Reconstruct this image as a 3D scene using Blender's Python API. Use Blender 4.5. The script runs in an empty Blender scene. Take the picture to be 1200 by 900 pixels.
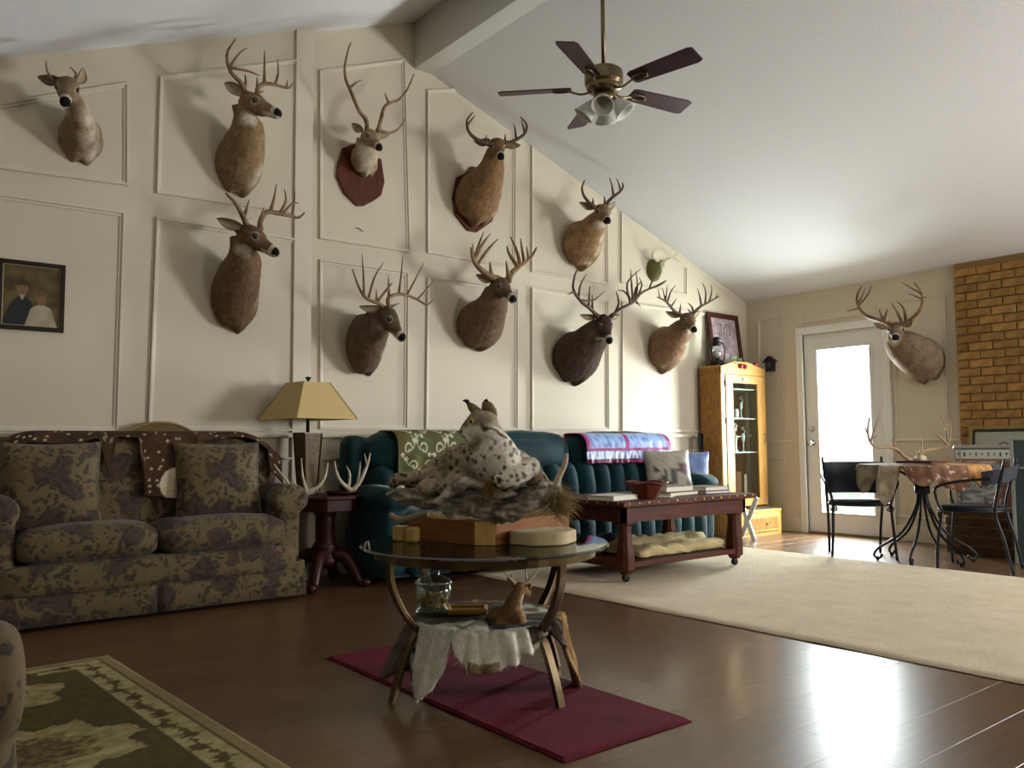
import bpy, math, random
import numpy as np
from mathutils import Vector, Matrix, noise
random.seed(7)
C = bpy.context.scene.collection
SC = bpy.context.scene
V = Vector

# ------------------------------------------------------------------ camera, world, light
CAMH = .925; WY = 5.56; WX = 7.75           # eye height, long gable wall plane, far wall plane
CR = V((0.78370988, -0.62108052, -0.00760319)); CU = V((-0.03932343, -0.0618292, 0.9973118)); CF = V((0.61988103, 0.78130413, 0.07287917))
FPX = 973.9
CAM = V((0, 0, CAMH))
cd = bpy.data.cameras.new('camera'); cam = bpy.data.objects.new('camera', cd); C.objects.link(cam)
cd.sensor_width = 36; cd.lens = FPX / 1200 * 36; cd.clip_start = .05
M = Matrix((CR, CU, -CF)).transposed().to_4x4(); M.translation = CAM; cam.matrix_world = M
SC.camera = cam
SC.view_settings.view_transform = 'Standard'; SC.view_settings.look = 'None'; SC.view_settings.gamma = 1
SC.view_settings.exposure = 0.33
w = bpy.data.worlds.new('daylight'); SC.world = w; w.use_nodes = True
w.node_tree.nodes['Background'].inputs[0].default_value = (.86, .93, 1.0, 1)
w.node_tree.nodes['Background'].inputs[1].default_value = 1.7
def area(name, loc, direction, sx, sy, power, col):
    l = bpy.data.lights.new(name, 'AREA'); l.shape = 'RECTANGLE'; l.size = sx; l.size_y = sy; l.energy = power; l.color = col
    o = bpy.data.objects.new(name, l); C.objects.link(o); o.location = loc
    o.rotation_euler = V(direction).to_track_quat('-Z', 'Z').to_euler(); return o
area('door_daylight', (WX + .45, 4.45, 1.15), (-1, 0, -.22), 1.3, 2.2, 700, (.92, .96, 1.0))
area('rear_window_daylight', (4.1, -3.15, 1.5), (.75, 1, .12), 1.4, 1.3, 60, (1.0, .90, .76))
area('side_window_daylight', (WX + .3, -.5, 1.5), (-.55, .85, .42), 1.8, 1.4, 330, (.97, .98, 1.0))

# ------------------------------------------------------------------ helpers
def ray(x, y): return CF + CR * ((x - 600) / FPX) - CU * ((y - 450) / FPX)
def PY(x, y, Y):
    d = ray(x, y); return CAM + d * (Y / d.y)
def PX(x, y, X):
    d = ray(x, y); return CAM + d * (X / d.x)
def PZ(x, y, Z):
    d = ray(x, y); return CAM + d * ((Z - CAMH) / d.z)
def PG(x, y, d=0): return PY(x, y, WY - d)
def PF(x, y, d=0): return PX(x, y, WX - d)
def mpp(p): return (p - CAM).dot(CF) / FPX
def lin(c):
    return tuple((v / 12.92 if v <= .04045 else ((v + .055) / 1.055) ** 2.4) for v in c[:3])
def hx(s): return lin(tuple(int(s[i:i + 2], 16) / 255 for i in (0, 2, 4)))
MATS = {}
def mat(name, col, rough=.6, metal=0, var=0, vscale=8, bump=0, bscale=60, col2=None, stretch=None, sheen=0, coat=0, vc=False, trans=0, alpha=None, emis=None, objrand=0, wave=False, coord='Object'):
    if name in MATS: return MATS[name]
    m = bpy.data.materials.new(name); m.use_nodes = True; nt = m.node_tree; N = nt.nodes; L = nt.links
    b = N['Principled BSDF']; b.inputs['Roughness'].default_value = rough; b.inputs['Metallic'].default_value = metal; b.inputs['Specular IOR Level'].default_value = .25 if (rough >= .35 and not metal) else .5
    c = hx(col) if isinstance(col, str) else col
    b.inputs['Base Color'].default_value = (*c, 1)
    if sheen: b.inputs['Sheen Weight'].default_value = sheen; b.inputs['Sheen Roughness'].default_value = .35
    if coat: b.inputs['Coat Weight'].default_value = coat; b.inputs['Coat Roughness'].default_value = .12
    tc = N.new('ShaderNodeTexCoord'); mp = N.new('ShaderNodeMapping'); L.new(tc.outputs[coord], mp.inputs[0])
    if stretch: mp.inputs['Scale'].default_value = stretch
    src = None
    if vc:
        a = N.new('ShaderNodeVertexColor'); a.layer_name = 'Col'; src = a.outputs[0]
    if var or col2:
        if wave:
            n = N.new('ShaderNodeTexWave'); n.inputs['Scale'].default_value = vscale; n.inputs['Distortion'].default_value = 7; n.inputs['Detail'].default_value = 3; n.inputs['Detail Scale'].default_value = 1.2
            no = n.outputs['Fac']
        else:
            n = N.new('ShaderNodeTexNoise'); n.inputs['Scale'].default_value = vscale; n.inputs['Detail'].default_value = 5; no = n.outputs['Fac']
        L.new(mp.outputs[0], n.inputs['Vector'])
        r = N.new('ShaderNodeMapRange'); r.inputs['From Min'].default_value = .3; r.inputs['From Max'].default_value = .7; L.new(no, r.inputs[0])
        mx = N.new('ShaderNodeMix'); mx.data_type = 'RGBA'
        if src is not None:
            mx.blend_type = 'MULTIPLY'; mx.inputs[0].default_value = 1; L.new(src, mx.inputs[6])
            r.inputs['To Min'].default_value = 1 - var; r.inputs['To Max'].default_value = 1 + var * .4; r.clamp = True
            L.new(r.outputs[0], mx.inputs[7])
        else:
            c2 = hx(col2) if col2 else tuple(v * (1 - var) for v in c)
            mx.inputs[6].default_value = (*c, 1); mx.inputs[7].default_value = (*c2, 1); L.new(r.outputs[0], mx.inputs[0])
        src = mx.outputs[2]
    if objrand:
        oi = N.new('ShaderNodeObjectInfo'); r2 = N.new('ShaderNodeMapRange'); L.new(oi.outputs['Random'], r2.inputs[0])
        r2.inputs['To Min'].default_value = 1 - objrand; r2.inputs['To Max'].default_value = 1 + objrand
        hs = N.new('ShaderNodeHueSaturation'); L.new(r2.outputs[0], hs.inputs['Value'])
        if src is not None: L.new(src, hs.inputs['Color'])
        else: hs.inputs['Color'].default_value = (*c, 1)
        src = hs.outputs[0]
    if src is not None: L.new(src, b.inputs['Base Color'])
    if bump:
        n2 = N.new('ShaderNodeTexNoise'); n2.inputs['Scale'].default_value = bscale; n2.inputs['Detail'].default_value = 4; L.new(mp.outputs[0], n2.inputs['Vector'])
        bp = N.new('ShaderNodeBump'); bp.inputs['Strength'].default_value = min(1, bump); bp.inputs['Distance'].default_value = .01; L.new(n2.outputs['Fac'], bp.inputs['Height']); L.new(bp.outputs[0], b.inputs['Normal'])
    if trans:      # thin clear glass: mostly see-through with a gloss
        g = N.new('ShaderNodeBsdfGlossy'); g.inputs['Roughness'].default_value = .03; t = N.new('ShaderNodeBsdfTransparent'); t.inputs[0].default_value = (*c, 1)
        lw = N.new('ShaderNodeLayerWeight'); lw.inputs[0].default_value = .5; pw = N.new('ShaderNodeMath'); pw.operation = 'POWER'; pw.inputs[1].default_value = 4; L.new(lw.outputs['Facing'], pw.inputs[0]); f = N.new('ShaderNodeMath'); f.operation = 'MULTIPLY'; f.inputs[1].default_value = .6; L.new(pw.outputs[0], f.inputs[0]); ad = N.new('ShaderNodeMath'); ad.operation = 'ADD'; ad.inputs[1].default_value = 1 - trans; L.new(f.outputs[0], ad.inputs[0]); ad.use_clamp = True
        ms = N.new('ShaderNodeMixShader'); L.new(ad.outputs[0], ms.inputs[0]); L.new(t.outputs[0], ms.inputs[1]); L.new(g.outputs[0], ms.inputs[2])
        L.new(ms.outputs[0], N['Material Output'].inputs[0])
    MATS[name] = m; return m

ORG = {}
def props(o, label=None, cat=None, group=None, kind=None, category=None):
    cat = cat or category
    if label: o['label'] = label
    if cat: o['category'] = cat
    if group: o['group'] = group
    if kind: o['kind'] = kind
    return o
def thing(name, loc, label, cat, group=None, rotz=0):
    o = bpy.data.objects.new(name, None); C.objects.link(o); o.location = loc; o.rotation_euler = (0, 0, rotz); o.empty_display_size = .1
    ORG[o.name] = V((0, 0, 0)) if rotz else V(loc)
    return props(o, label, cat, group)
def link(name, me, m, parent=None, smooth=False, origin=None):
    if smooth:
        me.polygons.foreach_set('use_smooth', [True] * len(me.polygons))
    if m is not None:
        me.materials.clear(); me.materials.append(m)
    o = bpy.data.objects.new(name, me); C.objects.link(o)
    if parent is not None:
        o.parent = parent; org = ORG.get(parent.name, V((0, 0, 0)))
        me.transform(Matrix.Translation(-org)); ORG[o.name] = org
    elif origin is not None:
        me.transform(Matrix.Translation(-V(origin))); o.location = origin; ORG[o.name] = V(origin)
    else: ORG[o.name] = V((0, 0, 0))
    return o
class MB:
    def __init__(s): s.v = []; s.f = []
    def add(s, vs, fs):
        n = len(s.v); s.v += [tuple(v) for v in vs]; s.f += [tuple(i + n for i in f) for f in fs]; return s
    def box(s, c, size, rz=0, R=None):
        c = V(c); h = V(size) / 2; Rm = R if R else Matrix.Rotation(rz, 3, 'Z')
        vs = [c + Rm @ V((a * h.x, b * h.y, d * h.z)) for a in (-1, 1) for b in (-1, 1) for d in (-1, 1)]
        return s.add(vs, [(0, 1, 3, 2), (4, 6, 7, 5), (0, 4, 5, 1), (2, 3, 7, 6), (0, 2, 6, 4), (1, 5, 7, 3)])
    def b2(s, a, b):
        a = V(a); b = V(b); return s.box((a + b) / 2, [abs(q) for q in (b - a)])
    def beam(s, a, b, wx, wy, up=(0, 0, 1)):
        a = V(a); b = V(b); d = (b - a); L = d.length; d.normalize(); x = V(up).cross(d)
        if x.length < 1e-4: x = V((1, 0, 0)).cross(d)
        x.normalize(); y = d.cross(x); R = Matrix((x, y, d)).transposed(); return s.box((a + b) / 2, (wx, wy, L), R=R)
    def tube(s, pts, rad, n=8, closed=False, caps=True):
        P = [V(p) for p in pts]; k = len(P)
        rs = rad if isinstance(rad, (list, tuple)) else [rad] * k
        up = None; rings = []
        for i in range(k):
            if closed: t = P[(i + 1) % k] - P[i - 1]
            else: t = P[min(i + 1, k - 1)] - P[max(i - 1, 0)]
            if t.length < 1e-7: t = V((0, 0, 1))
            t.normalize()
            if up is None: up = t.orthogonal().normalized()
            up = (up - t * up.dot(t))
            if up.length < 1e-5: up = t.orthogonal()
            up.normalize(); sd = t.cross(up)
            rings.append([P[i] + (up * math.cos(2 * math.pi * j / n) + sd * math.sin(2 * math.pi * j / n)) * rs[i] for j in range(n)])
        vs = [v for r in rings for v in r]; fs = []
        for i in range(k if closed else k - 1):
            a = i * n; b = ((i + 1) % k) * n
            for j in range(n): fs.append((a + j, a + (j + 1) % n, b + (j + 1) % n, b + j))
        if caps and not closed:
            fs.append(tuple(range(n - 1, -1, -1))); fs.append(tuple((k - 1) * n + j for j in range(n)))
        return s.add(vs, fs)
    def band(s, pts, wv, tv):     # flat strap swept along pts; wv, tv half width / thickness vectors
        P = [V(p) for p in pts]; wv = V(wv); n = 4; vs = []; fs = []
        for i, p in enumerate(P):
            t = (P[min(i + 1, len(P) - 1)] - P[max(i - 1, 0)]).normalized(); nn = t.cross(wv).normalized() * tv
            vs += [p + wv + nn, p - wv + nn, p - wv - nn, p + wv - nn]
        for i in range(len(P) - 1):
            a = i * 4
            for j in range(4): fs.append((a + j, a + (j + 1) % 4, a + 4 + (j + 1) % 4, a + 4 + j))
        fs.append((0, 1, 2, 3)); k = (len(P) - 1) * 4; fs.append((k + 3, k + 2, k + 1, k))
        return s.add(vs, fs)
    def lathe(s, c, prof, n=24, sx=1, sy=1):
        c = V(c); vs = []; fs = []; k = len(prof)
        for r, z in prof:
            for j in range(n):
                a = 2 * math.pi * j / n; vs.append(c + V((r * sx * math.cos(a), r * sy * math.sin(a), z)))
        for i in range(k - 1):
            for j in range(n): fs.append((i * n + j, i * n + (j + 1) % n, (i + 1) * n + (j + 1) % n, (i + 1) * n + j))
        fs.append(tuple(range(n - 1, -1, -1))); fs.append(tuple((k - 1) * n + j for j in range(n)))
        return s.add(vs, fs)
    def ell(s, c, r, n=12, m=8, R=None):
        c = V(c); r = V(r) if not isinstance(r, (int, float)) else V((r, r, r)); vs = []; fs = []
        for i in range(m + 1):
            th = math.pi * i / m
            for j in range(n):
                a = 2 * math.pi * j / n; q = V((r.x * math.sin(th) * math.cos(a), r.y * math.sin(th) * math.sin(a), r.z * math.cos(th)))
                vs.append(c + (R @ q if R else q))
        for i in range(m):
            for j in range(n): fs.append((i * n + j, (i + 1) * n + j, (i + 1) * n + (j + 1) % n, i * n + (j + 1) % n))
        return s.add(vs, fs)
    def loft(s, secs, n=18, p=2.0):    # (centre, u, v)
        vs = []; fs = []
        for c, u, v in secs:
            for j in range(n):
                a = 2 * math.pi * j / n; ca, sa = math.cos(a), math.sin(a)
                ca = math.copysign(abs(ca) ** (2 / p), ca); sa = math.copysign(abs(sa) ** (2 / p), sa)
                vs.append(c + u * ca + v * sa)
        k = len(secs)
        for i in range(k - 1):
            for j in range(n): fs.append((i * n + j, i * n + (j + 1) % n, (i + 1) * n + (j + 1) % n, (i + 1) * n + j))
        fs.append(tuple(range(n - 1, -1, -1))); fs.append(tuple((k - 1) * n + j for j in range(n)))
        return s.add(vs, fs)
    def prism(s, poly, off):       # polygon (3-D points) extruded by vector
        off = V(off); n = len(poly); vs = [V(p) for p in poly] + [V(p) + off for p in poly]
        fs = [tuple(range(n)), tuple(range(2 * n - 1, n - 1, -1))] + [(i, (i + 1) % n + 0, (i + 1) % n + n, i + n)[::-1] for i in range(n)]
        return s.add(vs, fs)
    def mesh(s, name='m'):
        me = bpy.data.meshes.new(name); me.from_pydata(s.v, [], s.f); me.update()
        import bmesh
        bm = bmesh.new(); bm.from_mesh(me); bmesh.ops.recalc_face_normals(bm, faces=bm.faces); bm.to_mesh(me); bm.free()
        return me
    def build(s, name, m, parent=None, smooth=False, bevel=0, origin=None, seg=2, **pr):
        o = link(name, s.mesh(name), m, parent, smooth, origin)
        if bevel:
            b = o.modifiers.new('bevel', 'BEVEL'); b.width = bevel; b.segments = seg; b.limit_method = 'ANGLE'; b.angle_limit = .6
        return props(o, **pr)
def base_of(mb):
    a = np.array(mb.v); return V((float(a[:, 0].mean()), float(a[:, 1].mean()), float(a[:, 2].min())))
def fused(mb, voxel, smooth=3, disp=None):       # union of overlapping lofts into one continuous skin
    me = mb.mesh(); o = bpy.data.objects.new('tmp', me); C.objects.link(o)
    r = o.modifiers.new('r', 'REMESH'); r.mode = 'VOXEL'; r.voxel_size = voxel; r.adaptivity = 0
    if smooth:
        q = o.modifiers.new('s', 'SMOOTH'); q.factor = .5; q.iterations = smooth
    dg = bpy.context.evaluated_depsgraph_get(); me2 = bpy.data.meshes.new_from_object(o.evaluated_get(dg))
    bpy.data.objects.remove(o); return me2
def paint(me, fn):
    n = len(me.vertices); co = np.empty(n * 3, np.float32); me.vertices.foreach_get('co', co); co = co.reshape(-1, 3)
    col = np.ones((n, 4), np.float32); col[:, :3] = fn(co)
    a = me.color_attributes.new('Col', 'FLOAT_COLOR', 'POINT'); a.data.foreach_set('color', col.reshape(-1)); return me
def nz(co, s, seed=0):
    return np.array([noise.noise(V((float(p[0]) * s + seed, float(p[1]) * s, float(p[2]) * s))) for p in co])
def sheet(fn, nu, nv, th=0, closed=False):       # grid mesh from fn(u,v)->point, optional thickness by offset of normals downward
    vs = [fn(i / (nu - 1), j / (nv - 1)) for j in range(nv) for i in range(nu)]
    fs = [(j * nu + i, j * nu + i + 1, (j + 1) * nu + i + 1, (j + 1) * nu + i) for j in range(nv - 1) for i in range(nu - 1)]
    me = bpy.data.meshes.new('sheet'); me.from_pydata([tuple(v) for v in vs], [], fs); me.update()
    return me
def sheet_obj(name, fn, nu, nv, m, parent=None, colfn=None, th=.006, origin=None, smooth=True, **pr):
    me = sheet(fn, nu, nv)
    if colfn is not None:
        n = nu * nv; col = np.ones((n, 4), np.float32)
        for j in range(nv):
            for i in range(nu): col[j * nu + i, :3] = colfn(i / (nu - 1), j / (nv - 1))
        a = me.color_attributes.new('Col', 'FLOAT_COLOR', 'POINT'); a.data.foreach_set('color', col.reshape(-1))
    o = link(name, me, m, parent, smooth, origin)
    if th:
        s = o.modifiers.new('thick', 'SOLIDIFY'); s.thickness = th; s.offset = 0
    return props(o, **pr)
def softbox(size, r=.05, puff=(0, 0, 0), n=8, wr=0, seed=0):
    h = V(size) / 2; idx = {}; vs = []; fs = []
    def vert(p):
        k = (round(p[0], 4), round(p[1], 4), round(p[2], 4))
        if k in idx: return idx[k]
        q = V((p[0] * h.x, p[1] * h.y, p[2] * h.z)); rr = min(r, h.x * .98, h.y * .98, h.z * .98)
        c = V((max(-h.x + rr, min(h.x - rr, q.x)), max(-h.y + rr, min(h.y - rr, q.y)), max(-h.z + rr, min(h.z - rr, q.z))))
        d = q - c
        if d.length > 1e-6: d = d.normalized() * rr
        q2 = c + d
        q2.x += puff[0] * p[0] * (1 - p[1] ** 2) * (1 - p[2] ** 2); q2.y += puff[1] * p[1] * (1 - p[0] ** 2) * (1 - p[2] ** 2); q2.z += puff[2] * p[2] * (1 - p[0] ** 2) * (1 - p[1] ** 2)
        if wr:
            nn = noise.noise(q2 * 9 + V((seed, 0, 0))); q2 += q2.normalized() * nn * wr
        idx[k] = len(vs); vs.append(q2); return idx[k]
    g = [-1 + 2 * i / n for i in range(n + 1)]
    for ax in range(3):
        for sg in (-1, 1):
            for i in range(n):
                for j in range(n):
                    quad = []
                    for a, b in ((g[i], g[j]), (g[i + 1], g[j]), (g[i + 1], g[j + 1]), (g[i], g[j + 1])):
                        p = [0, 0, 0]; p[ax] = sg; p[(ax + 1) % 3] = a; p[(ax + 2) % 3] = b; quad.append(vert(p))
                    fs.append(tuple(quad if sg > 0 else quad[::-1]))
    return vs, fs
def soft(mb, c, size, r=.05, puff=(0, 0, 0), n=8, wr=0, R=None, seed=0):
    vs, fs = softbox(size, r, puff, n, wr, seed); c = V(c)
    mb.add([c + (R @ v if R else v) for v in vs], fs); return mb
def clone(root, loc, rotz, label=None):
    r = root.copy(); C.objects.link(r); r.location = loc; r.rotation_euler = (0, 0, rotz)
    if label: r['label'] = label
    for ch in list(root.children):
        c = ch.copy(); C.objects.link(c); c.parent = r
        for g in list(ch.children):
            d = g.copy(); C.objects.link(d); d.parent = c
    return r
def bez(pts, n=6):             # Catmull-Rom through points
    P = [V(p) for p in pts]
    if len(P) < 3: return P
    out = []
    for i in range(len(P) - 1):
        p0 = P[max(i - 1, 0)]; p1 = P[i]; p2 = P[i + 1]; p3 = P[min(i + 2, len(P) - 1)]
        for k in range(n):
            t = k / n; out.append(.5 * ((2 * p1) + (p2 - p0) * t + (2 * p0 - 5 * p1 + 4 * p2 - p3) * t * t + (3 * p1 - p0 - 3 * p2 + p3) * t ** 3))
    out.append(P[-1]); return out

# ------------------------------------------------------------------ materials
m_wall = mat('cream_paint', 'C8BEA8', .5, var=.05, vscale=1.5, bump=.05, bscale=90)
m_trim = mat('trim_paint', 'CCC3B0', .4)
m_ceil = mat('ceiling_paint', 'D6D5D4', .8, bump=.25, bscale=120)
m_floorp = mat('walnut_plank', '66492F', .30, col2='4C3420', vscale=3, stretch=(1.2, 14, 14), objrand=.10, bump=.04, bscale=30, coat=.25)
m_sub = mat('subfloor_dark', '1B100A', .8)
m_brick = mat('tan_brick', 'A5804A', .85, col2='866236', vscale=9, objrand=.22, bump=.5, bscale=70)
m_mortar = mat('mortar', '8A7048', .95, bump=.4)
m_white = mat('white_paint', 'DCDCD6', .35)
m_dkwood = mat('cherry_wood', '3C1810', .35, col2='260D08', vscale=5, stretch=(1, 1, 8))
m_table = mat('mahogany', '55250F', .55, col2='381608', vscale=5, stretch=(1, 5, 5))
m_oak = mat('oak', 'C89A55', .4, col2='A97A3C', vscale=6, stretch=(12, 12, 1.2))
m_oakside = mat('oak_side', 'A9783C', .45, col2='7E5426', vscale=14, stretch=(3, 3, 1), bump=.1)
m_bronze = mat('bronze_metal', '6B5A40', .25, metal=.9, var=.3, vscale=12)
m_brass = mat('antique_brass', '6A5C42', .32, metal=.9)
m_gold = mat('gold_brass', 'C79A45', .25, metal=1)
m_iron = mat('black_iron', '15161A', .38, metal=.5)
m_chrome = mat('chrome', 'C8C8C8', .15, metal=1)
m_glass = mat('clear_glass', 'F2F6F4', .02, trans=.96)
m_glasst = mat('table_glass', 'AEB8A8', .02, trans=.9)
m_green = mat('teal_velvet', '07363C', .75, col2='042228', vscale=4, sheen=.15, bump=.15, bscale=12)
m_vc = mat('printed_cloth', 'FFFFFF', .85, vc=True, var=.12, vscale=60, bump=.2, bscale=200)
m_fur = mat('short_fur', 'FFFFFF', .9, vc=True, var=.28, vscale=55, bump=.35, bscale=220)
m_lfur = mat('long_fur', 'FFFFFF', .95, vc=True, var=.2, vscale=40, bump=.4, bscale=110)
m_print = mat('print_paper', 'FFFFFF', .5, vc=True)
m_ant = mat('antler_brown', '8E7350', .55, col2='54402A', vscale=14, bump=.3, bscale=60)
m_antd = mat('antler_dark', '5F4732', .55, col2='35261A', vscale=14, bump=.3, bscale=60)
m_antw = mat('antler_pale', 'C9BFA6', .5, col2='8F8368', vscale=12, bump=.2, bscale=60)
m_eye = mat('glass_eye', '0B0705', .05, coat=.8)
m_shield = mat('stained_plaque', '5A2A16', .45, col2='3D1A0D', vscale=6, stretch=(8, 8, 1))
m_black = mat('black_paint', '111111', .4)
m_cream = mat('cream_paper', 'D9D4C4', .7)
def floral():
    m = bpy.data.materials.new('floral_upholstery'); m.use_nodes = True; nt = m.node_tree; N = nt.nodes; L = nt.links; b = N['Principled BSDF']; b.inputs['Roughness'].default_value = .85
    b.inputs['Sheen Weight'].default_value = .1
    tc = N.new('ShaderNodeTexCoord'); n = N.new('ShaderNodeTexNoise'); n.inputs['Scale'].default_value = 9; n.inputs['Detail'].default_value = 4; L.new(tc.outputs['Object'], n.inputs['Vector'])
    ad = N.new('ShaderNodeVectorMath'); ad.operation = 'MULTIPLY_ADD'; L.new(n.outputs['Color'], ad.inputs[0]); ad.inputs[1].default_value = (.2, .2, .2); L.new(tc.outputs['Object'], ad.inputs[2])
    def vor(scale): v = N.new('ShaderNodeTexVoronoi'); v.inputs['Scale'].default_value = scale; L.new(ad.outputs[0], v.inputs['Vector']); return v
    def rng(src, a, b2):
        r = N.new('ShaderNodeMapRange'); r.inputs['From Min'].default_value = a; r.inputs['From Max'].default_value = b2; L.new(src, r.inputs[0]); return r.outputs[0]
    big = rng(vor(5.6).outputs['Distance'], .47, .40); pet = rng(vor(26).outputs['Distance'], .25, .6); leaf = rng(vor(24).outputs['Distance'], .46, .38); zone = rng(vor(5.6).outputs['Distance'], .78, .70)
    lm = N.new('ShaderNodeMath'); lm.operation = 'MULTIPLY'; L.new(leaf, lm.inputs[0]); L.new(zone, lm.inputs[1])
    def mx(f, a, c2):
        x = N.new('ShaderNodeMix'); x.data_type = 'RGBA'; L.new(f, x.inputs[0])
        for k, q in ((6, a), (7, c2)):
            if isinstance(q, str): x.inputs[k].default_value = (*hx(q), 1)
            else: L.new(q, x.inputs[k])
        return x.outputs[2]
    rose = mx(pet, '24180F', '42301F'); c1 = mx(lm.outputs[0], '5F4E2E', '332A17'); c2 = mx(big, c1, rose)
    L.new(c2, b.inputs['Base Color']); return m
m_floral = floral()
# ------------------------------------------------------------------ room shell
LX = -3.0; YB = -3.0; RX = 3.5                      # left wall, back of room, ridge beam
def zl(x): return 3.19 + .405 * (x - .6)            # left ceiling slope
def zr(x): return 3.95 - .352 * (x - 3.60)          # right ceiling slope
def S(name, mb, m, **k): return mb.build(name, m, kind='structure', **k)
floor = S('floor', MB().b2((LX, YB, -.12), (WX + .1, WY + .1, -.012)), m_sub)
g = random.Random(3)
pm = MB().box((0, 0, -.006), (1.201, .1912, .012)).mesh('plank'); pm.materials.append(m_floorp)
row = 0; y = .35
import bmesh
bm = bmesh.new(); bm.from_mesh(pm); bmesh.ops.bevel(bm, geom=[e for e in bm.edges if all(v.co.z > -.001 for v in e.verts)], offset=.0006, segments=1, affect='EDGES'); bm.to_mesh(pm); bm.free()
big_planks = MB()
while y < WY + .1:
    x = .05 - g.random() * 1.2
    while x < WX:
        cx, cy = x + .6, y
        hidden = (3.7 < x and x + 1.2 < 6.1 and y < 4.9) or (x > 4 and x < 6 and y < .95) 
        if x + 1.2 > WX + .05: pass
        if not hidden:
            o = bpy.data.objects.new('floor_plank', pm); C.objects.link(o); o.parent = floor
            o.location = (cx, cy, 0)
            if x + 1.2 > WX: o.scale = ((WX - x) / 1.2, 1, 1); o.location.x = x + (WX - x) / 2
        else: big_planks.box((cx, cy, -.006), (1.198, .1885, .012))
        x += 1.2015
    y += .1915; row += 1
y = YB
while y < .35 - .1:                                  # behind the lens: plain run of boards
    big_planks.box((2.3, y + .095, -.006), (10.9, .1885, .012)); y += .1915
for k in range(27): big_planks.box((-1.55, .35 + k * .1915, -.006), (2.8, .1885, .012))
big_planks.build('floor_plank', m_floorp, floor, kind='stuff')

RW = 2.52                                            # the gable wall steps forward left of this
wb = MB().prism([(RW, WY, 0), (WX, WY, 0), (WX, WY, zr(WX)), (3.6, WY, zr(3.6)), (3.45, WY, zl(3.45)), (RW, WY, zl(RW))], (0, .12, 0))
wall_back = S('wall_back', wb, m_wall)
LWY = WY - .07
wl = MB().prism([(LX, LWY, 0), (RW, LWY, 0), (RW, LWY, zl(RW)), (LX, LWY, zl(LX))], (0, .19, 0))
wall_bl = S('wall_left_section', wl, m_wall)
wf = MB()
DY0, DY1, DZ = 4.015, 4.875, 2.045                    # door opening
def zrp(x): return zr(x)
wf.b2((WX, DY1, 0), (WX + .14, WY + .12, zr(WX))); wf.b2((WX, DY0, DZ), (WX + .14, DY1, zr(WX))); wf.b2((WX, .35, 0), (WX + .14, DY0, zr(WX))); wf.b2((WX, YB, 0), (WX + .14, -1.35, zr(WX))); wf.b2((WX, -1.35, 0), (WX + .14, .35, .85)); wf.b2((WX, -1.35, 2.15), (WX + .14, .35, zr(WX)))
wall_far = S('wall_right', wf, m_wall)
S('wall_left', MB().b2((LX - .12, YB, 0), (LX, WY, 3)), m_wall)
S('wall_rear', MB().b2((LX, YB - .12, 0), (3.4, YB, 4.6)).b2((4.8, YB - .12, 0), (WX + .14, YB, 4.6)).b2((1.8, YB - .12, 0), (4.8, YB, .85)).b2((1.8, YB - .12, 2.15), (4.8, YB, 4.6)), m_wall)
t = .1
S('ceiling', MB().prism([(LX - .2, YB, zl(LX - .2)), (RX - .05, YB, zl(RX - .05)), (RX - .05, YB, zl(RX) + t), (LX - .2, YB, zl(LX - .2) + t)], (0, WY + .12 - YB, 0)), m_ceil)
S('ceiling', MB().prism([(RX + .05, YB, zr(RX + .05)), (WX + .14, YB, zr(WX + .14)), (WX + .14, YB, zr(WX + .14) + t), (RX + .05, YB, zr(RX + .05) + t)], (0, WY + .12 - YB, 0)), m_ceil)
S('trim_1', MB().b2((3.43, YB, 3.95), (3.60, WY, 4.45)), mat('beam_paint', 'BEBBB2', .5), bevel=.006)
# raised panel mouldings, one frame for each panel of the walls
def frame(poly, nrm, parent, wd=.028, pr=.02, name='panel_moulding', m=m_trim):
    P = [V(p) for p in poly]; c = sum(P, V((0, 0, 0))) / len(P); nrm = V(nrm); n = len(P); mb = MB()
    def off(i, d):
        a = (P[i] - P[i - 1]).normalized(); b = (P[(i + 1) % n] - P[i]).normalized()
        na = nrm.cross(a); nb = nrm.cross(b)
        if na.dot(c - P[i]) < 0: na = -na
        if nb.dot(c - P[i]) < 0: nb = -nb
        s = (na + nb); return P[i] + s * (d / max(.3, s.dot(na)))
    prof = [(0, -.002), (0, pr), (wd * .35, pr), (wd * .6, pr * .45), (wd, pr * .35), (wd, -.002)]; k = len(prof)
    vs = [off(i, d) + nrm * h for i in range(n) for d, h in prof]; fs = []
    for i in range(n):
        a = i * k; b = ((i + 1) % n) * k
        for j in range(k - 1): fs.append((a + j, a + j + 1, b + j + 1, b + j))
    mb.add(vs, fs); return mb.build(name, m, parent)
def GP(pts, sec='R'): return [PY(a, b, WY if sec == 'R' else LWY) for a, b in pts]
NG = (0, -1, 0); NFW = (-1, 0, 0)
for pts in ([(-60, 131), (150, 97), (150, 218), (-60, 190)], [(187, 90), (351, 70), (350, 251), (183, 227)],
            [(-60, 219), (146, 249), (138, 505), (-60, 505)], [(183, 255), (351, 281), (349, 505), (173, 504)],
            [(-60, 536), (128, 537), (118, 700), (-60, 735)], [(165, 537), (345, 536), (345, 684), (160, 702)]):
    frame(GP(pts, 'L'), NG, wall_bl)
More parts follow.
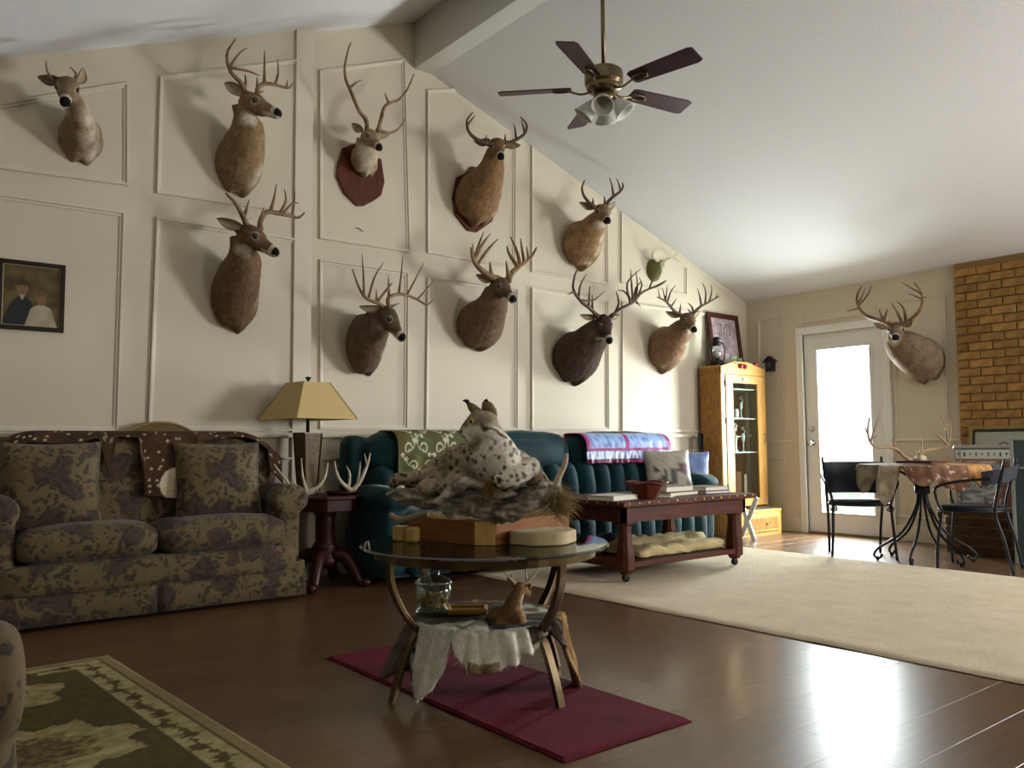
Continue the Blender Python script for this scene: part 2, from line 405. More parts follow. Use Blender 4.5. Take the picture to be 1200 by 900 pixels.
for pts in ([(374, 83), (474, 70), (480, 296), (374, 280)], [(500, 106), (558, 103), (604, 144), (603, 315), (500, 297)],
            [(622, 162), (711, 235), (712, 334), (622, 319)], [(727, 249), (804, 313), (804, 347), (727, 332)],
            [(374, 304), (478, 319), (477, 503), (374, 503)], [(500, 324), (606, 338), (606, 504), (498, 503)],
            [(622, 337), (712, 352), (713, 504), (622, 504)], [(728, 354), (832, 368), (833, 507), (728, 505)],
            [(374, 537), (470, 536), (470, 668), (374, 682)], [(500, 537), (606, 535), (606, 650), (500, 662)], [(622, 536), (712, 534), (712, 640), (622, 648)], [(728, 535), (818, 532), (818, 618), (728, 632)]):
    frame(GP(pts), NG, wall_back)
for pts in ([(889, 375), (919, 371), (920, 519), (890, 518)], [(890, 536), (920, 537), (921, 605), (891, 600)],
            [(937, 370), (1026, 357), (1027, 367), (937, 380)], [(1049, 354), (1108, 346), (1112, 516), (1050, 516)], [(1050, 537), (1112, 538), (1115, 612), (1052, 605)]):
    frame([PX(a, b, WX) for a, b in pts], NFW, wall_far, wd=.02, pr=.014)
# rails, cornice and baseboards
zc = 1.0
S('trim_2', MB().b2((LX, LWY - .03, .985), (RW + .03, LWY, 1.02)), m_trim, bevel=.006)
S('trim_3', MB().b2((RW + .03, WY - .03, .985), (WX, WY, 1.02)), m_trim, bevel=.006)
S('trim_4', MB().b2((WX - .02, DY1 + .07, .93), (WX, WY, .955)).b2((WX - .02, 3.33, .93), (WX, DY0 - .07, .955)), m_trim, bevel=.004)
a = PY(530, 74, WY); b = PY(872, 362, WY); a.y = b.y = WY - .001
S('trim_5', MB().beam(a, b, .012, .018), m_trim)
S('trim_6', MB().b2((RW - .13, LWY - .02, .1), (RW + .004, LWY, zl(RW - .13))), m_trim, bevel=.004)
S('baseboard_left', MB().b2((LX, LWY - .018, 0), (RW, LWY, .13)), m_trim, bevel=.005)
S('baseboard_back', MB().b2((RW, WY - .018, 0), (WX, WY, .13)), m_trim, bevel=.005)
S('baseboard_right', MB().b2((WX - .018, DY1 + .07, 0), (WX, WY, .15)).b2((WX - .018, 3.33, 0), (WX, DY0 - .07, .15)), m_trim, bevel=.005)
# door with a tall pane
dr = MB(); gy0, gy1, gz0, gz1 = 4.10 + .06, 4.72, .22, 1.87
dr.b2((WX + .02, DY0, .01), (WX + .065, gy0, DZ)); dr.b2((WX + .02, gy1, .01), (WX + .065, DY1, DZ)); dr.b2((WX + .02, gy0, .01), (WX + .065, gy1, gz0)); dr.b2((WX + .02, gy0, gz1), (WX + .065, gy1, DZ))
door = S('door_1', dr, m_white)
MB().b2((WX + .035, gy0, gz0), (WX + .041, gy1, gz1)).build('door_pane', m_glass, door)
frame([(WX + .02, gy0, gz0), (WX + .02, gy1, gz0), (WX + .02, gy1, gz1), (WX + .02, gy0, gz1)], NFW, door, wd=-.03, pr=.014, name='pane_frame', m=m_white)
k = MB().lathe((0, 0, 0), [(.032, 0), (.032, .008), (.012, .012), (.012, .04), (.028, .05), (.03, .065), (.02, .078), (.004, .08)], 20)
def rotx(mb, loc):
    mb.v = [(loc[0] - v[2], loc[1] + v[0], loc[2] + v[1]) for v in mb.v]; return mb
rotx(k, (WX + .02, 4.81, .92)).build('door_knob', m_chrome, door, smooth=True)
k = MB().lathe((0, 0, 0), [(.03, 0), (.03, .012), (.024, .02), (.003, .022)], 20)
rotx(k, (WX + .02, 4.81, 1.06)).build('deadbolt', m_chrome, door, smooth=True)
MB().b2((WX - .01, DY0, 0), (WX + .14, DY1, .02)).build('threshold', m_brass, door)
c = MB(); c.b2((WX - .022, DY1, 0), (WX + .02, DY1 + .07, DZ)); c.b2((WX - .022, DY0 - .07, 0), (WX + .02, DY0, DZ)); c.b2((WX - .022, DY0 - .07, DZ), (WX + .02, DY1 + .07, DZ + .075))
S('trim_7', c, m_white, bevel=.005)
S('ground_outside', MB().b2((WX + .15, -2, -.2), (WX + 9, 9, -.06)), mat('pale_patio', 'C9C4B8', .9))
# brick chimney breast, each visible brick its own piece
BX = WX - .07; by1 = 3.305
br = S('wall_chimney', MB().b2((BX + .012, 1.0, 0), (WX, by1, zr(BX))), m_mortar)
bmesh_b = MB().box((0, 0, 0), (.03, .19, .064)).mesh('brick'); bmesh_b.materials.append(m_brick)
bm = bmesh.new(); bm.from_mesh(bmesh_b); bmesh.ops.bevel(bm, geom=list(bm.edges), offset=.003, segments=1, affect='EDGES'); bm.to_mesh(bmesh_b); bm.free()
half = bmesh_b.copy(); 
for v in half.vertices: v.co.y *= .5
rest = MB(); r_ = 0; z = .037; nb = 0
while z < zr(BX) - .03:
    y = by1 - .002
    if r_ % 2: ln = .095
    else: ln = .19
    while y > 1.0:
        prj = g.uniform(-.003, .003)
        if y > 2.15 and z > .36 and nb < 295:
            o = bpy.data.objects.new('brick', half if ln < .1 else bmesh_b); C.objects.link(o); o.parent = br; nb += 1
            o.location = (BX + .008 + prj, y - ln / 2, z)
        else: rest.box((BX + .008 + prj, y - ln / 2, z), (.03, ln, .064))
        y -= ln + .01; ln = .19
    z += .0745; r_ += 1
rest.build('brick', m_brick, br, kind='stuff')
# raised hearth in front of it
hb = mat('hearth_brick', '5E4630', .85, col2='46321F', vscale=8, bump=.4, bscale=60)
HX0, HY1 = 7.2, 3.25
he = S('trim_8', MB().b2((HX0 + .01, 1.0, 0), (BX, HY1 - .01, .315)), m_mortar)
hm = MB().box((0, 0, 0), (.03, .19, .064)).mesh('hb'); hm.materials.append(hb)
for r_ in range(4):
    y = HY1; ln = .095 if r_ % 2 else .19; z = .037 + r_ * .0745
    while y > 2.1:
        o = bpy.data.objects.new('hearth_brick', hm); C.objects.link(o); o.parent = he; o.location = (HX0 + .015, y - ln / 2, z); o.scale = (1, ln / .19, 1); y -= ln + .01; ln = .19
    for q in range(2):
        o = bpy.data.objects.new('hearth_brick', hm); C.objects.link(o); o.parent = he; o.location = (HX0 + .13 + q * .2 + (.0 if r_ % 2 else .04), HY1 - .015, z); o.rotation_euler = (0, 0, math.pi / 2)
MB().b2((HX0 - .02, 1.0, .315), (BX, HY1 + .01, .36)).build('hearth_slab', hb, he, bevel=.006)

# ------------------------------------------------------------------ rugs
def clampf(x, a=0, b=1): return max(a, min(b, x))
def mixc(a, b, t): return tuple(a[i] * (1 - t) + b[i] * t for i in range(3))
m_carpet = mat('cream_carpet', 'D4C4A8', .95, col2='C6B699', vscale=5, bump=.9, bscale=260)
def rugbox(name, loc, sx, sy, th, m, rz, label, cat, nx=60, ny=60, wob=.003):
    mb = MB(); vs, fs = [], []
    for j in range(ny + 1):
        for i in range(nx + 1):
            u = i / nx - .5; v = j / ny - .5; e = min(1, (0.5 - max(abs(u), abs(v) * 1)) * 60 + .25)
            vs.append((u * sx, v * sy, th * e + wob * noise.noise(V((u * sx * 3, v * sy * 3, 1)))))
    for j in range(ny):
        for i in range(nx): a = j * (nx + 1) + i; fs.append((a, a + 1, a + nx + 2, a + nx + 1))
    n = len(vs); vs += [(-sx / 2, -sy / 2, 0), (sx / 2, -sy / 2, 0), (sx / 2, sy / 2, 0), (-sx / 2, sy / 2, 0)]; fs.append((n + 3, n + 2, n + 1, n))
    # skirts
    ed = lambda idx: idx
    for k in range(nx): fs.append((k, k + 1, n + 1 if k + 1 == nx else n, n) if 0 else (k, n if k < nx / 2 else n + 1, k + 1))
    mb.add(vs, fs); me = bpy.data.meshes.new(name); me.from_pydata(mb.v, [], mb.f); me.update()
    o = link(name, me, m, None, False); o.location = loc; o.rotation_euler = (0, 0, rz); return props(o, label, cat)
rugbox('area_rug', (3.52 + 1.34, 2.3, .0), 2.68, 5.3, .016, m_carpet, 0, 'large cream looped area rug lying under the dark coffee table', 'rug', 120, 200)
m_red = mat('wine_pile', '6A1327', .95, col2='560D1D', vscale=6, bump=.8, bscale=220)
rugbox('red_rug', ((1.66 + 2.23) / 2, (1.86 + 3.42) / 2, 0), .57, 1.56, .012, m_red, 0, 'wine red runner rug under the round glass table', 'rug', 50, 110)
# floral border rug, woven pattern held in the mesh colours
RL, RWd = 2.6, 1.9
cO, cB, cI, cM, cD, cE = lin((.28, .24, .11)), lin((.66, .60, .43)), lin((.32, .29, .12)), lin((.52, .47, .29)), lin((.28, .20, .12)), lin((.45, .38, .23))
def rugcol(u, v):     # u across from the right edge, v along from the far corner (metres)
    n1 = noise.noise(V((u * 22, v * 22, 3))); n2 = noise.noise(V((u * 40, v * 40, 9)))
    eu = min(u, RWd - u); ev = min(v, RL - v); e = min(eu, ev)
    if e < .05: return mixc(cE, cB, .35)
    if e < .06: return cO
    if e < .17:
        s = (v if eu < ev else u); ph = (s * 7.5) % 1 - .5; q = math.sin(s * 24) * .012 + .115; dd_ = math.hypot(ph / 7.5, e - q)
        if dd_ < .030 * (1 + .35 * math.sin(math.atan2(e - q, ph) * 5)) + .012 * n2: return mixc(cD, cI, clampf(.5 + n2 * 2.2))
        if abs(e - q) < .010 + .02 * n2: return cI
        return mixc(cB, cM, clampf(.3 + n1))
    if e < .18: return cO
    best = 9
    for cu, cv, ru, rv in ((.62, .42, .40, .26), (.55, 1.12, .38, .30), (.62, 1.85, .40, .28), (1.35, .42, .36, .26), (1.35, 1.12, .36, .28), (1.35, 1.85, .36, .28)):
        a = math.atan2(v - cv, u - cu); d = math.hypot((u - cu) / ru, (v - cv) / rv) * (1 + .09 * math.sin(a * 9) + .12 * n1); best = min(best, d)
    if best < .38: return mixc(cD, cE, clampf(.5 + n2 * 1.8))
    if best < .55: return mixc(cM, cI, clampf(.4 + n2 * 2))
    if best < .86: return mixc(cM, cB, clampf(.4 + n1 * 1.2))
    if best < .93: return cO
    return mixc(cI, cO, clampf(.5 + n1))
ru = V((.92, 4.04, 0)); dv = V((.054, -.998, 0)); du = V((-.998, -.054, 0))
sheet_obj('floral_rug', lambda a, b: ru + du * (a * RWd) + dv * (b * RL) + V((0, 0, .009)), 190, 260, m_vc, None, lambda a, b: rugcol(a * RWd, b * RL), .012, origin=ru, label='olive floral border rug in front of the floral loveseat', category='rug')
bpy.data.objects['floral_rug']['category'] = 'rug'
# ------------------------------------------------------------------ mounted deer
def PW(wall, x, y, d): return PG(x, y, d) if wall == 'G' else PF(x, y, d)
def solve(wall, base, x, y, dist):
    best = None
    for i in range(140):
        p = PW(wall, x, y, .02 + i * .008); e = abs((p - base).length - dist) - i * .00035
        if best is None or e < best[0]: best = (e, p)
    return best[1]
def pathlen(px): return [0] + list(np.cumsum([math.dist(px[i], px[i + 1]) for i in range(len(px) - 1)]))
def antlers(root, beams, place, d0, m, rb=.015, spread=.1, tipback=0):
    rb *= 1.15
    """beams: list of (main beam, [tines]) in picture points; place(x,y,d) gives the point at distance d out of the wall"""
    for bi, (main, tines, dd) in enumerate(beams):
        L = pathlen(main); tot = L[-1]; pts = []
        for (x, y), l in zip(main, L):
            t = l / tot; pts.append(place(x, y, d0 + dd * math.sin(t * 1.9)))
        P = bez(pts, 5); n = len(P); mb = MB()
        rad = [rb * (1.25 if i < 2 else 1) * (1 - .72 * (i / (n - 1)) ** 1.3) for i in range(n)]
        P = [p + V((noise.noise(p * 40), noise.noise(p * 40 + V((5, 0, 0))), 0)) * .002 for p in P]
        mb.tube(P, rad, 9)
        o = mb.build('antler', m, root, smooth=True)
        tb = MB()
        for k, tn in enumerate(tines):
            x0, y0 = tn[0]; j = min(range(len(main)), key=lambda i: math.dist(main[i], tn[0])); t = L[j] / tot
            # nearest spot on the beam polyline
            bd, bt = 1e9, 0
            for i in range(len(main) - 1):
                for s in range(11):
                    q = (main[i][0] + (main[i + 1][0] - main[i][0]) * s / 10, main[i][1] + (main[i + 1][1] - main[i][1]) * s / 10)
                    if math.dist(q, tn[0]) < bd: bd = math.dist(q, tn[0]); bt = (L[i] + (L[i + 1] - L[i]) * s / 10) / tot
            db = d0 + dd * math.sin(bt * 1.9); out = ((k % 3) - 1) * .025
            tp = [place(x, y, db + out * i / max(1, len(tn) - 1)) for i, (x, y) in enumerate(tn)]; tp[0] = min(P, key=lambda q: (q - tp[0]).length)
            T = bez(tp, 4); nn = len(T); r0 = rb * (1 - .5 * bt) * .85; tb = MB()
            tb.tube(T, [r0 * (1 - .8 * (i / (nn - 1)) ** 1.2) for i in range(nn)], 7); tb.build('tine', m, o, smooth=True)
def deer(label, wall, body, poll, dp, nose, ears, beams, tone=(.47, .36, .24), amat=None, shield=None, group=None, slen=.245, rb=.015, strip=None, lengthen=1, hs=1.0, throat=(.80, .76, .68)):
    hd = PW(wall, *poll, dp); ns = solve(wall, hd, nose[0], nose[1], slen)
    nrm = V((0, -1, 0)) if wall == 'G' else V((-1, 0, 0)); hax = V((1, 0, 0)) if wall == 'G' else V((0, -1, 0))
    b0 = PW(wall, body[0][0], body[0][1], 0)
    root = thing('deer_mount', b0, label, 'deer mount', group)
    F = (ns - hd).normalized(); U = (V((0, 0, 1)) - F * F.z); U.normalize(); Sd = F.cross(U)
    L = (ns - hd).length
    mb = MB(); secs = []; cs = [PW(wall, q[0], q[1], q[4]) for q in body]; neckend = hd - U * .035 - F * .03
    cs2 = cs + [neckend]; st = []
    for i, q in enumerate(body):
        if i == 0: n = nrm
        else:
            n = (cs2[i + 1] - cs2[i - 1]).normalized(); kk = min(1, i / 2.2); n = (nrm * (1 - kk) + n * kk).normalized()
        u = (hax - n * hax.dot(n)).normalized(); v = n.cross(u); sc = mpp(cs[i])
        st.append([cs[i], u * (q[2] * sc / max(.62, abs(u.dot(CR)) + .62 * max(0, (600 - q[0]) / FPX) * (wall == 'G'))), v * (q[3] * sc / (max(.6, abs(v.dot(CU)))if i < 2 else 1)), n])
    n = (neckend - cs[-1]).normalized(); n = (n + U * .3).normalized(); u = Sd if Sd.dot(st[-1][1]) > 0 else -Sd; st.append([neckend, u * .062 * hs, n.cross(u) * .076 * hs, n])
    # smooth the loft by interpolation
    def cr(p0, p1, p2, p3, t): return .5 * ((2 * p1) + (p2 - p0) * t + (2 * p0 - 5 * p1 + 4 * p2 - p3) * t * t + (3 * p1 - p0 - 3 * p2 + p3) * t ** 3)
    for i in range(len(st) - 1):
        for k in range(4):
            t = k / 4; g4 = [st[max(i - 1, 0)], st[i], st[i + 1], st[min(i + 2, len(st) - 1)]]
            secs.append(tuple(cr(g4[0][a], g4[1][a], g4[2][a], g4[3][a], t) for a in range(3)))
    secs.append(tuple(st[-1][:3])); mb.loft(secs, 22)
    # ragged cape foot
    hp = [(-.20, -.010, .030, .034), (-.12, -.002, .056, .060), (.05, .006, .066, .070), (.25, .006, .066, .069), (.42, -.004, .056, .060), (.58, -.012, .042, .047), (.75, -.018, .034, .039), (.90, -.022, .032, .035), (.99, -.024, .028, .029), (1.03, -.022, .017, .018)]
    mb.loft([(hd + F * (t * L) + U * (o * hs), Sd * (a * hs), U * (b * hs)) for t, o, a, b in hp], 18)
    # brow ridge, cheeks, nose pad
    for sg in (-1, 1):
        mb.ell(hd + F * (.30 * L) + Sd * (sg * .046 * hs) + U * .026 * hs, .023 * hs, 10, 6); mb.ell(hd + F * (.10 * L) + Sd * (sg * .036 * hs) + U * .05 * hs, .022 * hs, 10, 6)
    me = fused(mb, .0075, 4)
    zc_ = b0.z; hb_ = body[0][3] * mpp(b0)
    NRM = [v.normal.copy() for v in me.vertices]
    for vi, v in enumerate(me.vertices):      # scalloped, uneven cape foot
        dw = (b0 - v.co).dot(-nrm); k = max(0, min(1, (.20 - dw) / .16)); lo = max(0, (zc_ - v.co.z) / hb_ - .35); lat = (v.co - b0).dot(hax) / hb_
        v.co.z += k * lo * hb_ * (.16 * math.sin(lat * 9 + label.__len__()) + .10 * noise.noise(v.co * 9)) ; v.co -= hax * (lat * hb_ * .22 * k * lo)
        if dw > .01: v.co += NRM[vi] * .004 * noise.noise(v.co * 22)
    eyes = [hd + F * (.34 * L) + Sd * (sg * .054 * hs) + U * (.016 * hs) for sg in (-1, 1)]
    T = V(cs[-1]) * .0 + hd - U * .095 - F * .0 + F * .02
    base = np.array(lin(tone)); base = (base * .85 + base.mean() * .15) * 1.12; dark = base * .5; pale = np.array(lin(throat)); blk = np.array(lin((.06, .05, .045)))
    chest = [np.array(hd - U * .1 + F * .03)] + [np.array(c) + np.array(nrm if i < 2 else (nrm * .8 + F * .2)) * .0 for i, c in list(enumerate(cs))[::-1]]
    front = (nrm + F * .5); front.normalize()
    def fn(co):
        c = co.astype(np.float64); h = np.array(hd); f = np.array(F); uu = np.array(U); s_ = np.array(Sd); rel = c - h
        tf = rel @ f / L; tu = rel @ uu; ts = rel @ s_
        n1 = nz(c, 14); n2 = nz(c, 45, 3)
        col = np.tile(base, (len(c), 1)) * (1 + .25 * n1 + .25 * n2)[:, None]
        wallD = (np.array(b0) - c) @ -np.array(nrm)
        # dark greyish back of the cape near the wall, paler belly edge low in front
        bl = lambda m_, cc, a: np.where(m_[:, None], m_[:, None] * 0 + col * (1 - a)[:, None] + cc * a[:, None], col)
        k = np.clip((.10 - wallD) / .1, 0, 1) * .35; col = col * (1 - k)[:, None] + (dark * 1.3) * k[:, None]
        # throat patch
        d = np.linalg.norm(c - np.array(hd - U * .105 + F * (.12 * L)), axis=1); a = np.clip((.072 + .02 * n1 - d) / .045, 0, .8); a *= (tf > -.25); col = col * (1 - a)[:, None] + pale * a[:, None]
        if strip:
            for (sx, sy, sd, sr, sa) in strip:
                p = np.array(PW(wall, sx, sy, sd)); q_ = c - p; q_[:, 2] *= .5; d = np.linalg.norm(q_, axis=1); a = np.clip((sr * 1.1 + .03 * n1 - d) / (sr * 1.0), 0, 1) * sa; col = col * (1 - a)[:, None] + pale * a[:, None]
        inh = (np.abs(ts) < .085) & (tu > -.085) & (tf > -.3)
        a = np.clip((tu - .035) / .02, 0, 1) * inh * (tf < .8) * .55; col = col * (1 - a)[:, None] + dark * a[:, None]
        a = np.clip((tf - .45) / .2, 0, 1) * (tu > -.03) * inh * .5; col = col * (1 - a)[:, None] + dark * a[:, None]
        a = np.clip((tf - .55) / .12, 0, 1) * (tu < -.035) * inh * .9; col = col * (1 - a)[:, None] + pale * a[:, None]
        a = ((tf > .78) & (tf < .88) & inh) * .75; col = col * (1 - a)[:, None] + pale * a[:, None]
        a = ((tf > .89) & (tu > -.04) & inh) * 1.0; col = col * (1 - a)[:, None] + blk * a[:, None]
        for e in eyes:
            d = np.linalg.norm(c - np.array(e), axis=1); a = (d < .027 * hs) * (.4); col = col * (1 - a)[:, None] + pale * .9 * a[:, None]
            a = (d < .0195 * hs) * 1.0; col = col * (1 - a)[:, None] + blk * a[:, None]
        return np.clip(col, .004, 1)
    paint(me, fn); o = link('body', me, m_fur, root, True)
    for e in eyes: MB().ell(e, .0155 * hs, 12, 8).build('eye', m_eye, root, smooth=True)
    # ears: cupped leaves
    es = []
    for tip, bs in ears:
        b = PW(wall, *bs, dp - .01); tp = PW(wall, *tip, dp - .03); es.append((tp, b))
    if len(es) == 1:
        rf = lambda p: p - Sd * (2 * (p - hd).dot(Sd)); es.append((rf(es[0][0]), rf(es[0][1])))
    for tp, b in es:
        # keep the ear root on the skull
        sd = 1 if (b - hd).dot(Sd) > 0 else -1; root_pt = hd + Sd * (sd * .050 * hs) + U * .03 * hs - F * .02; ax = tp - root_pt; ln = ax.length
        if ln < .09: ax = (ax.normalized() * .09) if ln > 0 else U * .1
        fw = (F * .75 + Sd * (sd * .2) - U * .15); wv = ax.cross(fw).normalized(); nn = wv.cross(ax).normalized()
        if nn.dot(fw) < 0: nn = -nn
        mbv = []; NU, NV = 9, 11
        for j in range(NV):
            t = j / (NV - 1); wd = .040 * hs * (math.sin(math.pi * min(1, t * .93 + .07)) ** .75) * (1 - .25 * t) + .002
            for i in range(NU):
                a = (i / (NU - 1) - .5) * 2; mbv.append(root_pt + ax * t + wv * (a * wd) + nn * ((a * a - .6) * wd * .75 + .012 * math.sin(t * 3)))
        n = len(mbv); allv = mbv + [p - nn * .005 for p in mbv]; fs = []
        for j in range(NV - 1):
            for i in range(NU - 1): q = j * NU + i; fs.append((q, q + 1, q + NU + 1, q + NU)); fs.append((n + q, n + q + NU, n + q + NU + 1, n + q + 1))
        ring = [i for i in range(NU)] + [j * NU + NU - 1 for j in range(1, NV)] + [(NV - 1) * NU + i for i in range(NU - 2, -1, -1)] + [j * NU for j in range(NV - 2, 0, -1)]
        for i in range(len(ring)): q, r = ring[i], ring[(i + 1) % len(ring)]; fs.append((q, r, n + r, n + q))
        em = bpy.data.meshes.new('ear'); em.from_pydata([tuple(p) for p in allv], [], fs); em.update()
        inner = np.array(lin((.62, .55, .44)))
        def ef(co, n=n, NU=NU, NV=NV):
            cc = np.tile(base * .7, (len(co), 1))
            for j in range(1, NV - 1):
                for i in range(1, NU - 1): cc[j * NU + i] = inner
            return cc
        paint(em, ef); link('ear', em, m_fur, root, True)
    place = lambda x, y, d: PW(wall, x, y, d)
    antlers(root, beams, place, dp + .02, amat or m_ant, rb)
    if shield:
        MB().prism([PW(wall, x, y, .0) for x, y in shield], nrm * .028).build('plaque', m_shield, root, bevel=.006)
    return root
D_ = deer
D_('young deer mount with short spikes, highest at the left end', 'G', [(93, 166, 28, 30, 0), (95, 161, 27, 29, .10), (94, 146, 21, 22, .22), (90, 128, 15, 17, .32)], (80, 102), .38, (76, 117), [((44, 90), (66, 106)), ((98, 80), (88, 104))],
   [([(68, 98), (61, 93), (55, 82), (54, 71)], [], .03), ([(86, 96), (89, 87), (82, 78)], [[(88, 90), (90, 84)]], .03)], tone=(.52, .42, .29), slen=.2, rb=.008, strip=[(107, 150, .25, .085, .8), (100, 125, .34, .07, .9), (110, 180, .15, .06, .7)], hs=.92)
D_('tall antlered deer mount facing right with a shaggy torn cape foot', 'G', [(277, 196, 28, 36, 0), (281, 190, 27, 36, .12), (287, 168, 24, 25, .24), (290, 145, 18, 19, .34)], (290, 121), .40, (329, 130), [((263, 97), (281, 115))],
   [([(290, 112), (282, 97), (270, 83), (266, 63), (276, 46)], [[(271, 78), (280, 63), (290, 56)], [(273, 80), (290, 83), (305, 89)], [(287, 104), (288, 96), (287, 87)]], .06),
    ([(301, 112), (303, 102), (312, 98), (325, 100), (338, 103), (343, 97)], [[(310, 98), (310, 80), (310, 59)], [(322, 99), (326, 85), (325, 69)], [(336, 102), (337, 93)], [(302, 105), (301, 90)], [(303, 108), (309, 107)]], -.05)],
   tone=(.50, .39, .25), strip=[(300, 200, .2, .075, .75), (306, 175, .25, .05, .5), (275, 225, .1, .05, .35)])
D_('pale necked deer mount with tall sweeping antlers on a dark red plaque', 'G', [(427, 190, 16, 18, .02), (427, 186, 16, 17, .1), (429, 176, 14, 14, .2)], (431, 160), .28, (447, 171), [((412, 145), (424, 159)), ((457, 157), (441, 158))],
   [([(430, 152), (429, 140), (421, 130), (411, 107), (405, 92), (404, 80), (407, 62), (411, 50)], [[(411, 104), (417, 97), (424, 94)], [(430, 146), (427, 140), (423, 133)]], .06),
    ([(443, 154), (446, 142), (450, 127), (456, 121), (467, 117), (477, 105), (485, 87)], [[(456, 122), (453, 115), (451, 109)], [(444, 153), (456, 156), (467, 151), (474, 140)]], -.02)],
   tone=(.58, .48, .33), amat=m_ant, slen=.2, rb=.014, shield=[(400, 174), (418, 168), (430, 172), (440, 186), (445, 187), (449, 214), (445, 230), (435, 237), (425, 242), (417, 242), (402, 227), (393, 207), (395, 190)], strip=[(432, 190, .2, .09, .9), (428, 200, .1, .07, .9)], hs=.85)
D_('deer mount with wide curved antlers on a scalloped wooden plaque', 'G', [(556, 237, 23, 28, .03), (562, 229, 23, 28, .14), (571, 211, 17, 19, .26), (577, 194, 12, 14, .34)], (581, 171), .41, (588, 182), [((555, 165), (570, 176))],
   [([(574, 169), (560, 164), (550, 155), (547, 142), (554, 132)], [[(550, 148), (552, 141), (557, 135)], [(570, 167), (570, 158)]], .05), ([(592, 169), (605, 164), (615, 156), (617, 146), (610, 137)], [[(614, 156), (613, 148), (611, 141)], [(606, 163), (604, 154), (602, 145)], [(592, 168), (592, 157)]], .0)],
   tone=(.48, .35, .20), amat=m_antd, shield=[(529, 232), (534, 208), (545, 203), (551, 196), (559, 197), (566, 205), (580, 228), (580, 243), (575, 260), (557, 273), (547, 271), (532, 252)], strip=[(584, 215, .28, .05, .7), (577, 240, .18, .05, .7)], slen=.22, hs=.95)
D_('brown deer mount below the shaggy one, broken palmate antler to the right', 'G', [(273, 351, 28, 38, 0), (276, 346, 28, 38, .12), (281, 320, 24, 26, .25), (286, 300, 19, 20, .34)], (289, 275), .40, (327, 294), [((254, 256), (277, 272))],
   [([(290, 266), (284, 252), (275, 237), (264, 226)], [[(286, 254), (289, 245), (292, 234)]], .06), ([(305, 269), (305, 260), (312, 249), (325, 250), (340, 253), (350, 255), (357, 249)], [[(316, 248), (321, 233), (324, 215)], [(327, 248), (335, 235), (333, 221)], [(332, 250), (342, 239), (350, 238)], [(343, 240), (345, 233), (346, 224)], [(307, 258), (309, 243)]], -.05)],
   tone=(.42, .31, .20), rb=.017, strip=[(300, 345, .22, .05, .5), (303, 320, .26, .04, .35)])
D_('deer mount looking down with tall many tined rack, above the lamp', 'G', [(426, 405, 21, 35, 0), (429, 401, 21, 34, .12), (435, 388, 19, 23, .24), (442, 376, 15, 18, .32)], (450, 368), .38, (475, 395), [((421, 359), (439, 367))],
   [([(452, 362), (444, 356), (429, 349), (420, 335), (413, 315)], [[(426, 346), (426, 322), (424, 297)], [(432, 347), (439, 325), (450, 307)], [(442, 353), (455, 337), (460, 331)], [(441, 349), (441, 339)]], .06),
    ([(456, 362), (455, 350), (465, 345), (477, 346), (489, 351), (500, 357), (507, 352)], [[(457, 349), (455, 322)], [(467, 344), (470, 325), (472, 300)], [(477, 346), (487, 327), (497, 307)], [(489, 351), (500, 339), (509, 327)], [(458, 361), (469, 355)]], -.06)],
   tone=(.36, .28, .20), rb=.014, strip=[(447, 412, .2, .045, .6)])
D_('deer mount with thick palmate rack, in the middle of the wall', 'G', [(560, 383, 25, 27, 0), (565, 379, 25, 27, .13), (573, 364, 19, 20, .26), (579, 350, 14, 16, .34)], (583, 334), .40, (604, 349), [((558, 322), (574, 334))],
   [([(584, 328), (570, 321), (559, 311), (554, 302), (552, 290)], [[(559, 304), (561, 287), (567, 272)], [(561, 303), (566, 285), (575, 274)], [(564, 303), (574, 290), (584, 280)], [(555, 302), (554, 285)], [(577, 323), (574, 307)]], .05),
    ([(595, 329), (600, 320), (610, 311), (622, 302), (629, 290)], [[(606, 312), (597, 298), (594, 288)], [(609, 310), (605, 292), (598, 277)], [(614, 307), (612, 293), (610, 279)], [(620, 303), (617, 289)], [(595, 325), (593, 306)]], -.05)],
   tone=(.40, .30, .20), rb=.024, strip=[(585, 390, .15, .05, .5)])
D_('light brown deer mount close to the sloping ceiling, rack of upright tines', 'G', [(679, 290, 21, 26, .0), (684, 284, 21, 26, .13), (693, 270, 14, 17, .26), (699, 259, 10, 13, .34)], (704, 248), .42, (713, 257), [((679, 237), (694, 246)), ((721, 237), (712, 245))],
   [([(697, 243), (690, 237), (684, 229), (682, 220), (685, 211)], [[(695, 241), (695, 232)]], .04), ([(708, 242), (717, 232), (726, 225), (730, 219), (729, 214)], [[(719, 230), (717, 217), (714, 208)], [(726, 223), (725, 215), (722, 209)], [(708, 240), (708, 230)]], .0)],
   tone=(.56, .43, .27), amat=m_antd, slen=.22, strip=[(706, 272, .33, .055, .85), (700, 290, .24, .05, .7), (688, 308, .15, .04, .6)])
